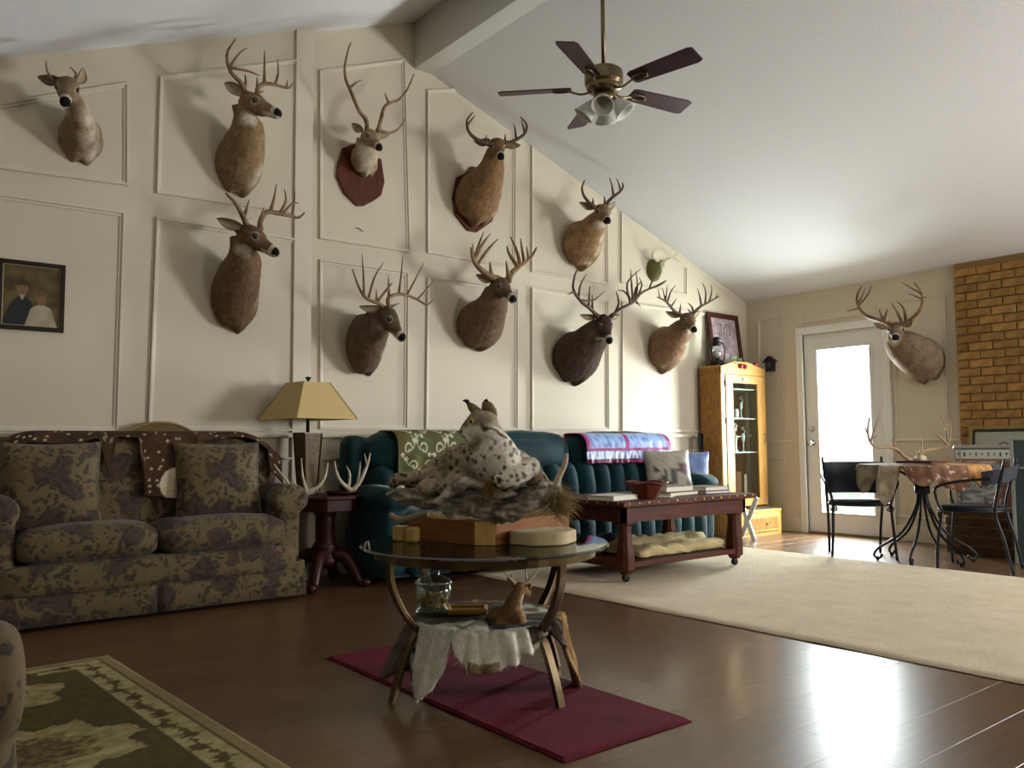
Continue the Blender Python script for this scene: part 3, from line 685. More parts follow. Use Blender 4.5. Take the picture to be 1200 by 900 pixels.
D_('darkest deer mount, lower row, with a tangled cluster on its right antler', 'G', [(671, 421, 25, 29, 0), (678, 416, 25, 28, .13), (689, 402, 18, 20, .26), (698, 390, 14, 16, .34)], (706, 376), .42, (716, 399), [((680, 369), (696, 376)), ((726, 369), (719, 375))],
   [([(701, 371), (692, 362), (680, 352), (672, 339), (673, 325), (676, 317)], [[(679, 349), (680, 335), (687, 321)], [(681, 351), (695, 352), (709, 341)], [(691, 353), (691, 335)], [(695, 362), (694, 345)], [(671, 342), (665, 345)]], .06),
    ([(716, 371), (726, 363), (742, 354), (752, 343), (767, 336), (780, 329)], [[(721, 366), (725, 355), (722, 341)], [(740, 353), (740, 332), (739, 315)], [(744, 352), (747, 335), (745, 318)], [(742, 354), (732, 342), (724, 340)], [(736, 352), (735, 332), (751, 315)], [(748, 350), (752, 335), (749, 325)], [(762, 337), (767, 324), (775, 319)], [(745, 352), (751, 360)], [(764, 337), (774, 334), (782, 328)], [(738, 347), (746, 336), (753, 330)]], -.02)],
   tone=(.27, .20, .15), amat=m_antd, rb=.016)
D_('brown deer mount nearest the oak cabinet, black many tined rack', 'G', [(776, 412, 19, 25, 0), (783, 406, 19, 24, .13), (792, 395, 14, 16, .26), (798, 386, 11, 13, .34)], (804, 374), .41, (815, 385), [((780, 365), (793, 374)), ((820, 365), (815, 373))],
   [([(799, 370), (790, 364), (780, 353), (770, 348)], [[(779, 352), (776, 337)], [(781, 353), (782, 334)], [(783, 354), (786, 342), (792, 334)], [(786, 358), (793, 350)], [(797, 367), (798, 356)], [(773, 349), (771, 338)]], .05),
    ([(811, 369), (820, 360), (831, 354), (843, 347)], [[(811, 368), (806, 362)], [(812, 366), (811, 360), (806, 355)], [(823, 358), (820, 347), (817, 338)], [(827, 356), (827, 342), (823, 331)], [(832, 354), (834, 342), (833, 333)], [(838, 350), (841, 343)]], -.03)],
   tone=(.47, .35, .23), amat=m_antd, rb=.015, slen=.22, strip=[(804, 398, .33, .045, .8), (797, 414, .22, .04, .7), (778, 434, .1, .05, .7)])
D_('deer mount on the far wall between glazed door and brick', 'F', [(1085, 424, 14, 25, 0), (1079, 420, 15, 25, .13), (1065, 410, 15, 20, .26), (1055, 399, 12, 15, .34)], (1050, 386), .42, (1049, 394), [((1024, 379), (1037, 386)), ((1069, 375), (1059, 384))],
   [([(1042, 380), (1030, 375), (1015, 370), (1007, 361), (1004, 350), (1007, 340), (1011, 335)], [[(1007, 356), (1011, 345), (1014, 337)], [(1009, 358), (1017, 345), (1021, 334)], [(1007, 361), (992, 365)], [(1035, 377), (1032, 368), (1030, 362)], [(1037, 377), (1038, 368), (1040, 362)]], .04),
    ([(1056, 380), (1066, 375), (1076, 366), (1081, 354), (1079, 342), (1071, 331)], [[(1078, 346), (1067, 337), (1057, 331)], [(1079, 351), (1072, 347), (1064, 344)], [(1080, 349), (1086, 348)], [(1057, 377), (1050, 364), (1044, 355)], [(1060, 374), (1059, 362), (1051, 353)], [(1071, 371), (1068, 382)]], .04)],
   tone=(.47, .38, .28), slen=.19, strip=[(1052, 425, .28, .08, .85), (1070, 447, .12, .05, .6)], rb=.017)
# small antler plaque high on the wall
p0 = PG(765, 317, 0)
rt = thing('antler_plaque', p0, 'small pair of pale antlers on an olive oval plaque near the ceiling slope', 'antler plaque')
MB().loft([(p0 + V((0, -k * .05, 0)), V((.095 * s, 0, 0)), V((0, 0, .115 * s))) for k, s in ((0, 1), (.5, .97), (1.2, .7), (1.9, .35))], 20).build('plaque', mat('olive_felt', '5C5A34', .9, bump=.4), rt, smooth=True)
MB().ell(p0 + V((.03, -.09, .05)), (.04, .03, .05)).build('skull_plate', m_antw, rt, smooth=True)
antlers(rt, [([(770, 306), (765, 301), (765, 296), (770, 291)], [[(767, 303), (770, 303)]], .02), ([(775, 314), (780, 305), (789, 301), (795, 295)], [[(790, 302), (801, 310)]], .0)], PG, .08, m_antw, .01)
# ------------------------------------------------------------------ ceiling fan on the ridge beam
def PC(x, y, dep): return CAM + ray(x, y) * dep
pi = math.pi
fx, fy, fz = 3.53, 3.52, 3.10
fan = thing('ceiling_fan', (fx, fy, fz), 'five blade ceiling fan with dark blades and frosted lamp shades hung from the beam', 'ceiling fan')
MB().tube([(fx, fy, fz + .12), (fx, fy, 3.92)], .013, 12).build('downrod', m_brass, fan, smooth=True)
MB().lathe((fx, fy, 3.87), [(.02, -.02), (.045, 0), (.07, .05), (.072, .08)], 24).build('canopy', m_brass, fan, smooth=True)
MB().lathe((fx, fy, fz), [(.02, .13), (.05, .128), (.10, .115), (.118, .10), (.118, .03), (.105, .015), (.105, -.01), (.06, -.03)], 32).build('motor_housing', m_brass, fan, smooth=True, bevel=.003)
m_blade = mat('walnut_blade', '3A1A16', .4, col2='240F0D', vscale=6, stretch=(1, 1, 1))
for k in range(5):
    a = math.radians(135 + 72 * k - .5); d = V((math.cos(a), math.sin(a), 0)); s = V((-d.y, d.x, 0)); o = V((fx, fy, fz)); tw = s * .97 - V((0, 0, .24)); tw.normalize()
    pl = []
    for r_, w_ in ((.20, .045), (.22, .056), (.40, .063), (.62, .070), (.65, .058)): pl.append((r_, w_))
    poly = [o + d * r_ + tw * w_ for r_, w_ in pl] + [o + d * r_ - tw * w_ for r_, w_ in pl[::-1]]
    bl = MB().prism(poly, d.cross(tw) * .007).build('blade', m_blade, fan)
    c0 = o + d * .26 - V((0, 0, .008)); ring = [c0 + d * (.055 * math.cos(t)) + tw * (.026 * math.sin(t)) for t in [2 * pi * i / 16 for i in range(16)]]
    mb = MB().tube(ring, .005, 6, closed=True); mb.tube(bez([o + d * .07 - V((0, 0, .015)), o + d * .14 - V((0, 0, .03)), o + d * .21 - V((0, 0, .008))], 4), .007, 6)
    mb.build('blade_iron', m_brass, bl, smooth=True)
MB().lathe((fx, fy, fz), [(.03, -.03), (.065, -.04), (.065, -.075), (.03, -.10), (.012, -.13), (.004, -.145)], 24).build('light_hub', m_brass, fan, smooth=True)
m_frost = mat('frosted_glass', 'BDBDB4', .45, var=.1)
for k in range(4):
    a = math.radians(40 + 90 * k); d = V((math.cos(a), math.sin(a), 0)); ax = (d * .62 - V((0, 0, .78))).normalized(); R = ax.to_track_quat('Z', 'Y').to_matrix()
    o = V((fx, fy, fz - .06)) + d * .05
    arm = MB().tube([o, o + ax * .03], .016, 10).build('lamp_arm', m_brass, fan, smooth=True)
    mb = MB().lathe((0, 0, 0), [(.022, 0), (.034, .02), (.045, .05), (.058, .09), (.070, .105), (.066, .105), (.050, .085), (.03, .02)], 20)
    mb.v = [tuple(o + ax * .025 + R @ V(v)) for v in mb.v]; mb.build('lamp_shade', m_frost, fan, smooth=True)

# ------------------------------------------------------------------ floral loveseat
lv = thing('loveseat', (1.36, 4.9, 0), 'floral brown and olive skirted loveseat against the panelled wall on the left', 'sofa')
def archz(x): return -1.9 * max(0, abs(x - 1.36) - .55) ** 2
mb = MB(); soft(mb, (1.36, 5.31, .64), (1.66, .22, .72), .10, (0, .02, 0), 12)
mb.v = [(x, y, z + (archz(x) * (z - .3) / .7)) for x, y, z in mb.v]; mb.build('backrest', m_floral, lv, smooth=True)
soft(MB(), (1.36, 5.06, .245), (1.62, .44, .17), .05, (0, 0, 0), 8).build('seat_base', m_floral, lv, smooth=True)
MB().b2((.56, 4.95, .05), (2.16, 5.4, .2)).build('frame', m_black, lv)
mb = MB()    # pleated skirt
N_ = 120
for side in ((.50, 4.885, 2.22, 4.885), (2.22, 4.885, 2.22, 5.36), (.50, 5.36, .50, 4.885)):
    x0, y0, x1, y1 = side; ln = math.hypot(x1 - x0, y1 - y0); n = max(8, int(ln * 60)); nx_, ny_ = (y1 - y0) / ln, -(x1 - x0) / ln; vs = []; fs = []
    for j, z in enumerate((.02, .12, .225)):
        for i in range(n + 1):
            t = i / n; e = .008 * math.sin(t * ln * 9) * (1 - z * 3); kk = .02 if (abs(t * ln - ln / 2) < .012 and ln > 1) else 0
            vs.append((x0 + (x1 - x0) * t + nx_ * (e - kk + .006 * (1 - j / 2)), y0 + (y1 - y0) * t + ny_ * (e - kk + .02 * (1 - j / 2)), z))
    for j in range(2):
        for i in range(n): q = j * (n + 1) + i; fs.append((q, q + 1, q + n + 2, q + n + 1))
    mb.add(vs, fs)
o = mb.build('skirt', m_floral, lv, smooth=True); sm = o.modifiers.new('t', 'SOLIDIFY'); sm.thickness = .012; sm.offset = -1
soft(MB(), (1.02, 5.06, .415), (.69, .42, .17), .07, (0, .01, .03), 10, .006).build('seat_cushion', m_floral, lv, smooth=True)
soft(MB(), (1.73, 5.055, .415), (.74, .43, .17), .07, (0, .01, .03), 10, .006, seed=3).build('seat_cushion', m_floral, lv, smooth=True)
for sx in (-1, 1):
    cx = 1.36 + sx * .77; mb = MB(); soft(mb, (cx, 5.12, .40), (.17, .44, .40), .05, (0, 0, 0), 8)
    secs = [(V((cx + sx * .015, y, .60)), V((.115 * s, 0, 0)), V((0, 0, .095 * s))) for y, s in ((4.885, .55), (4.89, .9), (4.91, 1), (5.1, 1.0), (5.36, 1.0), (5.38, .8))]
    mb.loft(secs, 24); me = fused(mb, .014, 3); link('armrest', me, m_floral, lv, True)
cr_ = [(1.50 + .27 * math.cos(t), 5.405, .88 + .20 * math.sin(t)) for t in [pi * i / 24 for i in range(25)]]
MB().prism(cr_, (0, .04, 0)).build('crest', mat('crest_cloth', '6A5634', .8, bump=.1), lv, bevel=.006)
MB().tube(cr_, .008, 6).build('crest_piping', mat('crest_piping', '8A7448', .7), lv, smooth=True)
def pillow(name, c, sx, sz, th, rx, rz, m, label, ry=0, col=None, wr=.006, seed=0):
    vs, fs = softbox((2, 2, 2), .01, n=14); R = Matrix.Rotation(rz, 3, 'Z') @ Matrix.Rotation(rx, 3, 'X') @ Matrix.Rotation(ry, 3, 'Y'); out = []
    for v in vs:
        x, y, z = v; e = max(0, (1 - abs(x) ** 2.6)) ** .5 * max(0, (1 - abs(z) ** 2.6)) ** .5
        px = x * sx / 2 * (1 - .07 * (1 - z * z)); pz = z * sz / 2 * (1 - .07 * (1 - x * x)); py = y * (th / 2 * e + .006) + wr * noise.noise(V((x * 2 + seed, y, z * 2)))
        out.append(V(c) + R @ V((px, py, pz)))
    me = MB().add(out, fs).mesh(name)
    if col: paint(me, col)
    o = link(name, me, m, None, True, origin=c); return props(o, label, 'cushion')
pillow('throw_pillow', PY(60, 571, 5.10), .51, .50, .19, -.18, .02, m_floral, 'square floral cushion at the left end of the floral loveseat', seed=1)
pillow('throw_pillow', PY(256, 563, 5.10), .52, .47, .19, -.18, -.03, m_floral, 'square floral cushion at the right end of the floral loveseat', seed=5)
# spotted hide over the loveseat back
H0, H1 = .42, 2.19
def drop(x):
    px = (x - .64) / (2.14 - .64) * 300      # rough place along the back
    d = .085 + .02 * math.sin(x * 9)
    if 134 < px < 202: d += .33 * min(1, (px - 134) / 7, (202 - px) / 7)
    elif 92 < px < 112: d += .20 * min(1, (px - 92) / 9, (112 - px) / 9)
    elif px > 292: d += .12
    return d
def hidept(u, v):
    x = H0 + (H1 - H0) * u; top = 1.0 + archz(x) * 1.0 + .016; d = drop(x); s = v * (d + .30) # s=0 at lower front
    s = d - s                                        # >0 on the front face
    wv = .006 * noise.noise(V((x * 8, v * 5, 0)))
    if s > .11: return V((x, 5.165 - .035 * max(0, min(1, (s - .15) * 8)) - wv, top - .07 - (s - .11)))
    if s > 0: k = s / .11 * pi / 2; return V((x, 5.235 - .07 * math.sin(k), top - .07 * (1 - math.cos(k))))
    s = -s
    if s < .17: return V((x, 5.235 + s, top + .004 * math.sin(s * 18)))
    return V((x, 5.43, top - (s - .17)))
spots = [(random.random() * 1.8 + H0, random.random()) for _ in range(330)]
sbin = {}
for a_, b_ in spots:
    for q_ in (-1, 0, 1): sbin.setdefault(int(a_ * 50) + q_, []).append((a_, b_))
def hidecol(u, v):
    x = H0 + (H1 - H0) * u; d = drop(x); s = d - v * (d + .30); base = mixc(lin((.23, .15, .10)), lin((.30, .21, .14)), clampf(.5 + noise.noise(V((x * 10, v * 8, 2)))))
    px = (x - .64) / 1.5 * 300
    if 150 < px < 202 and s > .22 and math.hypot((px - 177) / 20, (s - .35) / .10) < 1: return lin((.80, .74, .62))
    if s > .1 and (92 < px < 112): return mixc(base, lin((.25, .2, .1)), .5)
    for a, b in sbin.get(int(x * 50), ()):
        if abs(a - x) < .02:
            if (a - x) ** 2 / .0075 ** 2 + ((b * .65 - .25) - s) ** 2 / .007 ** 2 < 1: return lin((.74, .66, .52))
    return base
sheet_obj('spotted_hide', hidept, 300, 110, m_fur, None, hidecol, .01, origin=(1.36, 5.25, 1.0), label='dark spotted deer hide draped over the back of the floral loveseat', cat='animal hide')

# ------------------------------------------------------------------ armchair at the lower left corner of the view
ac = thing('armchair', (-.12, 2.25, 0), 'tan floral armchair cut off at the lower left corner', 'armchair')
m_flo2 = m_floral.copy(); m_flo2.name = 'floral_upholstery_tan'
for n_ in m_flo2.node_tree.nodes:
    if n_.type == 'MIX' and not n_.inputs[6].is_linked and not n_.inputs[7].is_linked is None:
        pass
def armp(cy, nm='armrest'):
    mb = MB(); soft(mb, (-.12, cy, .30), (.80, .17, .44), .06, (.02, 0, 0), 8)
    mb.loft([(V((x, cy, .515)), V((0, .115 * s, 0)), V((0, 0, .105 * s))) for x, s in ((.30, .5), (.295, .85), (.27, 1), (-.1, 1), (-.5, 1))], 24); link(nm, fused(mb, .015, 3), m_floral, ac, True)
armp(2.16); armp(1.40)
soft(MB(), (-.10, 1.78, .38), (.72, .60, .18), .08, (0, 0, .03), 8).build('seat_cushion', m_floral, ac, smooth=True)
soft(MB(), (-.55, 1.78, .60), (.22, .85, .85), .10, (.03, 0, 0), 8).build('backrest', m_floral, ac, smooth=True)
soft(MB(), (-.12, 1.78, .16), (.78, .78, .28), .04, (0, 0, 0), 8).build('seat_base', m_floral, ac, smooth=True)
ac.location = (-.12 - .045, 2.25 + .35, 0)

# ------------------------------------------------------------------ side table, lamp, shed antlers
sc_ = V((2.50, 5.17, 0)); st = thing('side_table', sc_, 'dark cherry pedestal side table between the two sofas', 'table')
def octo(mb, z0, z1, r, n=8, rot=pi / 8): return mb.loft([(V((sc_.x, sc_.y, z)), V((r * math.cos(rot), r * math.sin(rot), 0)), V((-r * math.sin(rot), r * math.cos(rot), 0))) for z in (z0, z1)], n)
octo(MB(), .575, .60, .255).build('tabletop', m_dkwood, st, bevel=.008); octo(MB(), .50, .576, .225).build('apron', m_dkwood, st, bevel=.004)
prof = [(.05, .50), (.085, .49), (.07, .47), (.062, .45)]
for k in range(6): prof += [(.068, .44 - k * .025), (.062, .43 - k * .025)]
prof += [(.075, .28), (.09, .25), (.07, .22), (.085, .19), (.095, .16), (.06, .12)]
MB().lathe(sc_, prof, 28).build('pedestal', m_dkwood, st, smooth=True)
for a in (-48, -132, 50, 140):
    a = math.radians(a); d = V((math.cos(a), math.sin(a), 0)); mb = MB(); P = bez([sc_ + d * .04 + V((0, 0, .19)), sc_ + d * .13 + V((0, 0, .20)), sc_ + d * .20 + V((0, 0, .11)), sc_ + d * .24 + V((0, 0, .035)), sc_ + d * .28 + V((0, 0, .03))], 5)
    mb.tube(P, [.05 * (1 - .45 * i / (len(P) - 1)) for i in range(len(P))], 10); lg = mb.build('leg', m_dkwood, st, smooth=True)
    MB().ell(sc_ + d * .285 + V((0, 0, .03)), (.035, .035, .03)).build('foot', m_dkwood, lg, smooth=True)
lc = V((2.41, 5.26, .601)); lp = thing('table_lamp', lc, 'table lamp with tapered square base and tan pyramid shade on the side table', 'lamp'); ang = math.radians(8.5)
def sq(mb, z0, r0, z1, r1, rot=ang, c=lc):
    d1 = V((math.cos(rot + pi / 4), math.sin(rot + pi / 4), 0)); d2 = V((-d1.y, d1.x, 0)); pts = lambda z, r: [V((c.x, c.y, z)) + d1 * r, V((c.x, c.y, z)) + d2 * r, V((c.x, c.y, z)) - d1 * r, V((c.x, c.y, z)) - d2 * r]
    return mb.add(pts(z0, r0) + pts(z1, r1), [(3, 2, 1, 0), (4, 5, 6, 7), (0, 1, 5, 4), (1, 2, 6, 5), (2, 3, 7, 6), (3, 0, 4, 7)])
sq(MB(), .63, .062, 1.01, .094).build('base', mat('amber_panel', '6E5430', .4, col2='4A351B', vscale=18, bump=.2), lp)
mb = MB(); sq(mb, .601, .075, .63, .068); sq(mb, 1.01, .098, 1.018, .098)
dd = [V((math.cos(ang + pi / 4 + k * pi / 2), math.sin(ang + pi / 4 + k * pi / 2), 0)) for k in range(4)]
for d in dd: mb.beam(V((lc.x, lc.y, .62)) + d * .063, V((lc.x, lc.y, 1.012)) + d * .096, .009, .009)
mb.build('base_frame', mat('dark_bronze_trim', '3A2C18', .35, metal=.4), lp)
MB().tube([(lc.x, lc.y, 1.018), (lc.x, lc.y, 1.36)], .012, 10).build('stem', m_bronze, lp, smooth=True)
mb = MB(); vs = []; 
for z, r in ((1.105, .335), (1.355, .145), (1.352, .140), (1.105, .329)):
    vs += [V((lc.x, lc.y, z)) + d * r for d in dd]
mb.add(vs, [(a * 4 + k, a * 4 + (k + 1) % 4, (a * 4 + (k + 1) % 4 + 4) % 16, (a * 4 + k + 4) % 16) for a in range(4) for k in range(4)])
m_shade = mat('tan_linen', 'C0A772', .8, var=.08, vscale=90, bump=.2, bscale=300)
sh = mb.build('lamp_shade', m_shade, lp)
for d in dd: MB().beam(V((lc.x, lc.y, 1.105)) + d * .335, V((lc.x, lc.y, 1.355)) + d * .145, .006, .006).build('seam', mat('shade_trim', '9A8252', .8), sh)
for k in range(4):
    pass
MB().lathe((lc.x, lc.y, 1.36), [(.008, 0), (.01, .012), (.022, .028), (.018, .034), (.004, .036)], 12).build('finial', m_black, lp, smooth=True)
pa = lambda x, y, d: PY(x, y, 5.06 - d * .3)
def shed(label, beams, r=.014):
    c = pa(beams[0][0][0][0], beams[0][0][0][1], 0); rt = thing('shed_antler', c, label, 'antler', 'shed antlers on the side table'); antlers(rt, beams, pa, .0, m_antw, r)
shed('pale shed antler lying on the side table in front of the lamp', [([(357, 577), (366, 574), (374, 569), (381, 558), (384, 542)], [[(360, 576), (355, 560), (353, 537)], [(357, 577), (347, 569), (342, 559)]], .1), ([(357, 577), (350, 574), (340, 568), (321, 544)], [], -.1)])
shed('pale many pointed shed antler at the right edge of the side table', [([(413, 576), (400, 565), (394, 552), (392, 540)], [[(409, 572), (410, 556), (406, 546)]], -.1), ([(413, 576), (423, 562), (430, 546), (434, 531)], [[(419, 567), (421, 555), (422, 541)], [(430, 546), (427, 531)]], .1)])
dish = MB().lathe((2.60, 5.12, .601), [(.09, 0), (.10, .004), (.115, .022), (.11, .022), (.09, .008)], 24); dish.build('dish', m_dkwood, None, smooth=True, origin=(2.60, 5.12, .601), label='shallow dark wooden dish between the two pale antlers', cat='dish')

# ------------------------------------------------------------------ green velvet sofa
gs = thing('velvet_sofa', (4.4, 4.8, 0), 'long dark green velvet reclining sofa with channel tufted back and footrests', 'sofa')
X0, X1 = 2.74, 6.16
MB().b2((X0 + .05, 4.86, .05), (X1 - .05, 5.42, .30)).build('frame', m_black, gs)
soft(MB(), (4.43, 5.12, .22), (3.34, .62, .30), .05, (0, 0, 0), 8).build('sofa_base', m_green, gs, smooth=True)
sec = [(2.86, 3.68), (3.68, 4.08), (4.08, 4.80), (4.80, 6.02)]
sec = [(2.84, 3.66), (3.66, 4.72), (4.74, 5.98)]
tops = [1.0, 1.0, 1.0]
for i, (a, b) in enumerate(sec):
    w_ = b - a; cx = (a + b) / 2
    mb = MB(); soft(mb, (cx, 5.26, .85), (w_ - .01, .30, .32), .13, (.02, .05, .03), 14, .012, seed=i * 3); 
    mb.build('headrest', m_green, gs, smooth=True)
    n = max(3, round(w_ / .175)); cw = w_ / n
    for k in range(n):
        R = Matrix.Rotation(-.12, 3, 'X'); soft(MB(), (a + cw * (k + .5), 5.18, .60), (cw * 1.03, .26, .36), .08, (.0, .035, 0), 8, .006, R=R, seed=k).build('back_channel', m_green, gs, smooth=True)
    soft(MB(), (cx, 4.96, .40), (w_ - .01, .42, .16), .07, (0, .01, .03), 10, .006, seed=i).build('seat_cushion', m_green, gs, smooth=True)
n = 18; cw = (5.98 - 2.92) / n
for k in range(n):
    soft(MB(), (2.92 + cw * (k + .5), 4.80, .21), (cw * 1.02, .10, .31), .045, (0, .02, 0), 6, .006, seed=k * 2).build('footrest_channel', m_green, gs, smooth=True)
for x, sg in ((2.84, -1), (6.06, 1)):
    mb = MB(); soft(mb, (x, 5.08, .30), (.20, .56, .50), .06, (0, .01, 0), 8); soft(mb, (x, 5.05, .565), (.25, .58, .15), .07, (.01, .02, .02), 8, .01); link('armrest', fused(mb, .015, 3), m_green, gs, True)
soft(MB(), (2.80, 5.36, .78), (.16, .20, .44), .07, (0, 0, 0), 8).build('back_wing', m_green, gs, smooth=True)

def over(x, drop_, back, top=1.022, yf=5.085, yb=5.36, bulge=0):
    """point function along a cloth laid over the sofa back; v runs front hem -> top -> rear"""
    def f(v):
        L = drop_ + (yb - yf) + back; s = v * L
        if s < drop_: k = drop_ - s; c = .11; return (yf + (.11 * (1 - min(1, k / .12)) ** 2), top - k - 0 if k > .12 else top - .12 * (k / .12) ** 1.6 - 0 * c)
        s -= drop_
        if s < yb - yf: t = s / (yb - yf); return (yf + .11 + (yb - yf - .11) * t, top + .004 * math.sin(t * pi))
        return (yb, top - (s - (yb - yf)))
    return f
# lilac and blue quilt
def qpt(u, v):
    x = 4.79 + (5.84 - 4.79) * u; y, z = over(x, .25, .06)(v); y -= .02; fold = .010 * math.sin(u * 60 + 3 * math.sin(u * 17)) * (v < .17) * (1 - v / .17) + .004 * noise.noise(V((u * 14, v * 10, 0)))
    return V((x + .02 * (v < .3) * (.3 - v), y - .018 + fold, z + .004 * noise.noise(V((u * 9, v * 9, 4))) - .01))
lb, mg, wh, mr, tn = lin((.58, .68, .86)), lin((.56, .16, .42)), lin((.80, .86, .95)), lin((.36, .04, .13)), lin((.60, .55, .42))
def qcol(u, v):
    n1 = noise.noise(V((u * 26, v * 14, 1))); n2 = noise.noise(V((u * 50, v * 8, 7)))
    if v < .022 or (.022 <= v < .045 and n2 > .1): return mg if n2 > 0 else mr
    if v < .06: return mr
    if v < .17: return mixc(wh, lin((.30, .40, .62)), clampf(n2 * 2.6))
    if v < .215 or u < .035 or u > .965 or abs(u - .47 - (v - .3) * .12) < .024: return mg
    if u < .06 or u > .94: return mixc(mg, lb, .4)
    for cu, cv in ((.24, .48), (.73, .48)):
        if math.hypot((u - cu) / .07, (v - cv) / .06) < 1 + .3 * n1: return tn
    return mixc(lb, lin((.38, .48, .70)), clampf(n1 * 2.2))
sheet_obj('quilt', qpt, 170, 90, mat('satin_quilt', 'FFFFFF', .35, vc=True, bump=.3, bscale=40), None, qcol, .012, origin=(5.35, 5.2, 1.0), label='satin lilac blue quilt with magenta bands over the green sofa back', cat='quilt')
# olive throw with cream vines
vines = [(.12 + .19 * i + .06 * (j % 2), .06 + .15 * j, .036, 1 if (i + j) % 2 else -1) for i in range(5) for j in range(7)]
vines_old = [(.10, .62, .055, 1), (.33, .60, .05, -1), (.60, .66, .055, 1), (.86, .58, .05, -1), (.22, .34, .05, -1), (.48, .30, .05, 1), (.74, .32, .05, -1), (.95, .85, .05, 1), (.05, .9, .05, 1), (.5, .9, .05, 1)]
TW = .68; TL = .75
def tcol(u, v):
    x, y = u * TW, v * TL; col = mixc(lin((.33, .36, .22)), lin((.36, .31, .17)), clampf(.5 + noise.noise(V((x * 5, y * 5, 2))) * 2))
    if u > .93 or v < .02: col = mixc(col, lin((.7, .68, .58)), .5)
    cr = lin((.76, .74, .62))
    for cu, cv, r, sg in vines:
        dx, dy = (x - cu * TW) * sg, y - cv * TL
        if abs(dx) > .1 or abs(dy) > .1: continue
        d = math.hypot(dx, dy); a = math.atan2(dy, dx)
        sp = r * (.35 + .65 * ((a + pi) / (2 * pi)))
        if abs(d - sp) < .005 and d < r * 1.02: return cr
        if dx < 0 and abs(dy + .6 * dx - .02 * math.sin(dx * 50)) < .004 and dx > -.09: return cr
        for fx_, fy_ in ((-.055, .045), (.045, -.04)):
            ex, ey = dx - fx_, dy - fy_; d2 = math.hypot(ex, ey); aa = math.atan2(ey, ex)
            if d2 < .009 + .010 * abs(math.cos(aa * 2.5)): return cr
    return col
def tpt(u, v):
    x = 2.98 + TW * u; y, z = over(x, .40, .08, 1.028)(v); f = .006 * noise.noise(V((u * 7, v * 7, 3))) + .008 * math.sin(u * 25) * (v < .3)
    return V((x + .03 * (u > .9) * (u - .9) * 10 * (1 - v), y - .05 + f, z - .0))
sheet_obj('vine_throw', tpt, 190, 170, m_vc, None, tcol, .008, origin=(3.3, 5.2, 1.0), label='olive throw blanket with cream vine pattern over the green sofa back', cat='blanket')
# cushions at the right arm
def fpc(co):
    out = []
    cen = co.mean(axis=0)
    for p in co:
        x = (p[0] - cen[0]) * 1.0; z = p[2] - cen[2]; n1 = noise.noise(V((x * 30, z * 30, 2))); c = mixc(lin((.62, .60, .55)), lin((.54, .52, .46)), clampf(.5 + n1))
        for k in range(11):
            a = k * 2.4; lx, lz = -.06 + .035 * math.cos(a) * (1 + k * .18), .012 * k - .10 + .03 * math.sin(a); 
            if math.hypot((x - lx) * math.cos(a) + (z - lz) * math.sin(a), 2.2 * (-(x - lx) * math.sin(a) + (z - lz) * math.cos(a))) < .040: c = lin((.20, .20, .17))
        if math.hypot((x - .12), (z - .03)) < .062: c = mixc(lin((.38, .22, .24)), lin((.28, .16, .20)), clampf(.5 + n1 * 2))
        if abs(x - .13) < .025 and z < 0: c = lin((.30, .22, .20))
        out.append(c)
    return np.array(out)
pillow('print_pillow', PY(783, 553, 4.93), .46, .40, .12, -.25, -.35, m_print, 'cream cushion printed with dark leaves and a plum flower, on the green sofa', col=fpc, seed=2)
m_satin = mat('blue_satin', '8FA6D8', .3, col2='5A74B0', vscale=14, sheen=.3, bump=.2, bscale=20)
pillow('satin_pillow', PY(808, 552, 5.02), .36, .36, .12, -.2, -.9, m_satin, 'blue satin cushion tucked behind the leaf print cushion', seed=4)
# guitar beside the cabinet
gt = thing('guitar', PY(822, 600, 5.44), 'dark guitar headstock standing between sofa and oak cabinet', 'guitar'); gx = PY(822, 520, 5.44).x
gt.location = (gx, 5.44, 0); ORG[gt.name] = V((gx, 5.44, 0))
MB().b2((gx - .04, 5.43, .86), (gx + .03, 5.452, 1.02)).build('headstock', m_black, gt, bevel=.008); MB().b2((gx - .025, 5.43, .40), (gx + .02, 5.455, .87)).build('neck', mat('rosewood', '3A2116', .4), gt, bevel=.004)
MB().loft([(V((gx, 5.42, .0 + z)), V((w_, 0, 0)), V((0, .05, 0))) for z, w_ in ((.0, .08), (.03, .15), (.14, .18), (.24, .13), (.34, .135), (.42, .09), (.44, .04))], 24, 3).build('guitar_body', mat('rosewood', '3A2116', .4), gt, smooth=True)
for k in range(3):
    MB().ell((gx + .045, 5.44, .89 + .045 * k), (.014, .006, .01)).build('tuning_peg', m_chrome, gt, smooth=True)
# ------------------------------------------------------------------ round glass table
tc_ = V((1.94, 2.62, 0)); ZT = .55
gt_ = thing('glass_table', tc_, 'round glass topped table with curved bronze legs on the wine red rug', 'table')
o = MB().lathe(tc_, [(.472, ZT - .012), (.48, ZT - .006), (.472, ZT)], 72).build('tabletop', m_glasst, gt_)
def ring(mb, r, z0, z1, th, n=64):
    vs = []; fs = []
    for i in range(n):
        a = 2 * pi * i / n; c, s = math.cos(a), math.sin(a)
        for rr, z in ((r, z0), (r, z1), (r - th, z1), (r - th, z0)): vs.append(tc_ + V((rr * c, rr * s, z)))
    for i in range(n):
        for j in range(4): fs.append((i * 4 + j, i * 4 + (j + 1) % 4, ((i + 1) % n) * 4 + (j + 1) % 4, ((i + 1) % n) * 4 + j))
    return mb.add(vs, fs)
ring(MB(), .425, ZT - .046, ZT - .013, .012).build('rim_band', m_bronze, gt_)
lprof = [(.405, .505), (.402, .45), (.385, .39), (.355, .33), (.315, .275), (.285, .245)]; lprof2 = [(.285, .245), (.315, .215), (.345, .15), (.372, .08), (.395, .005)]
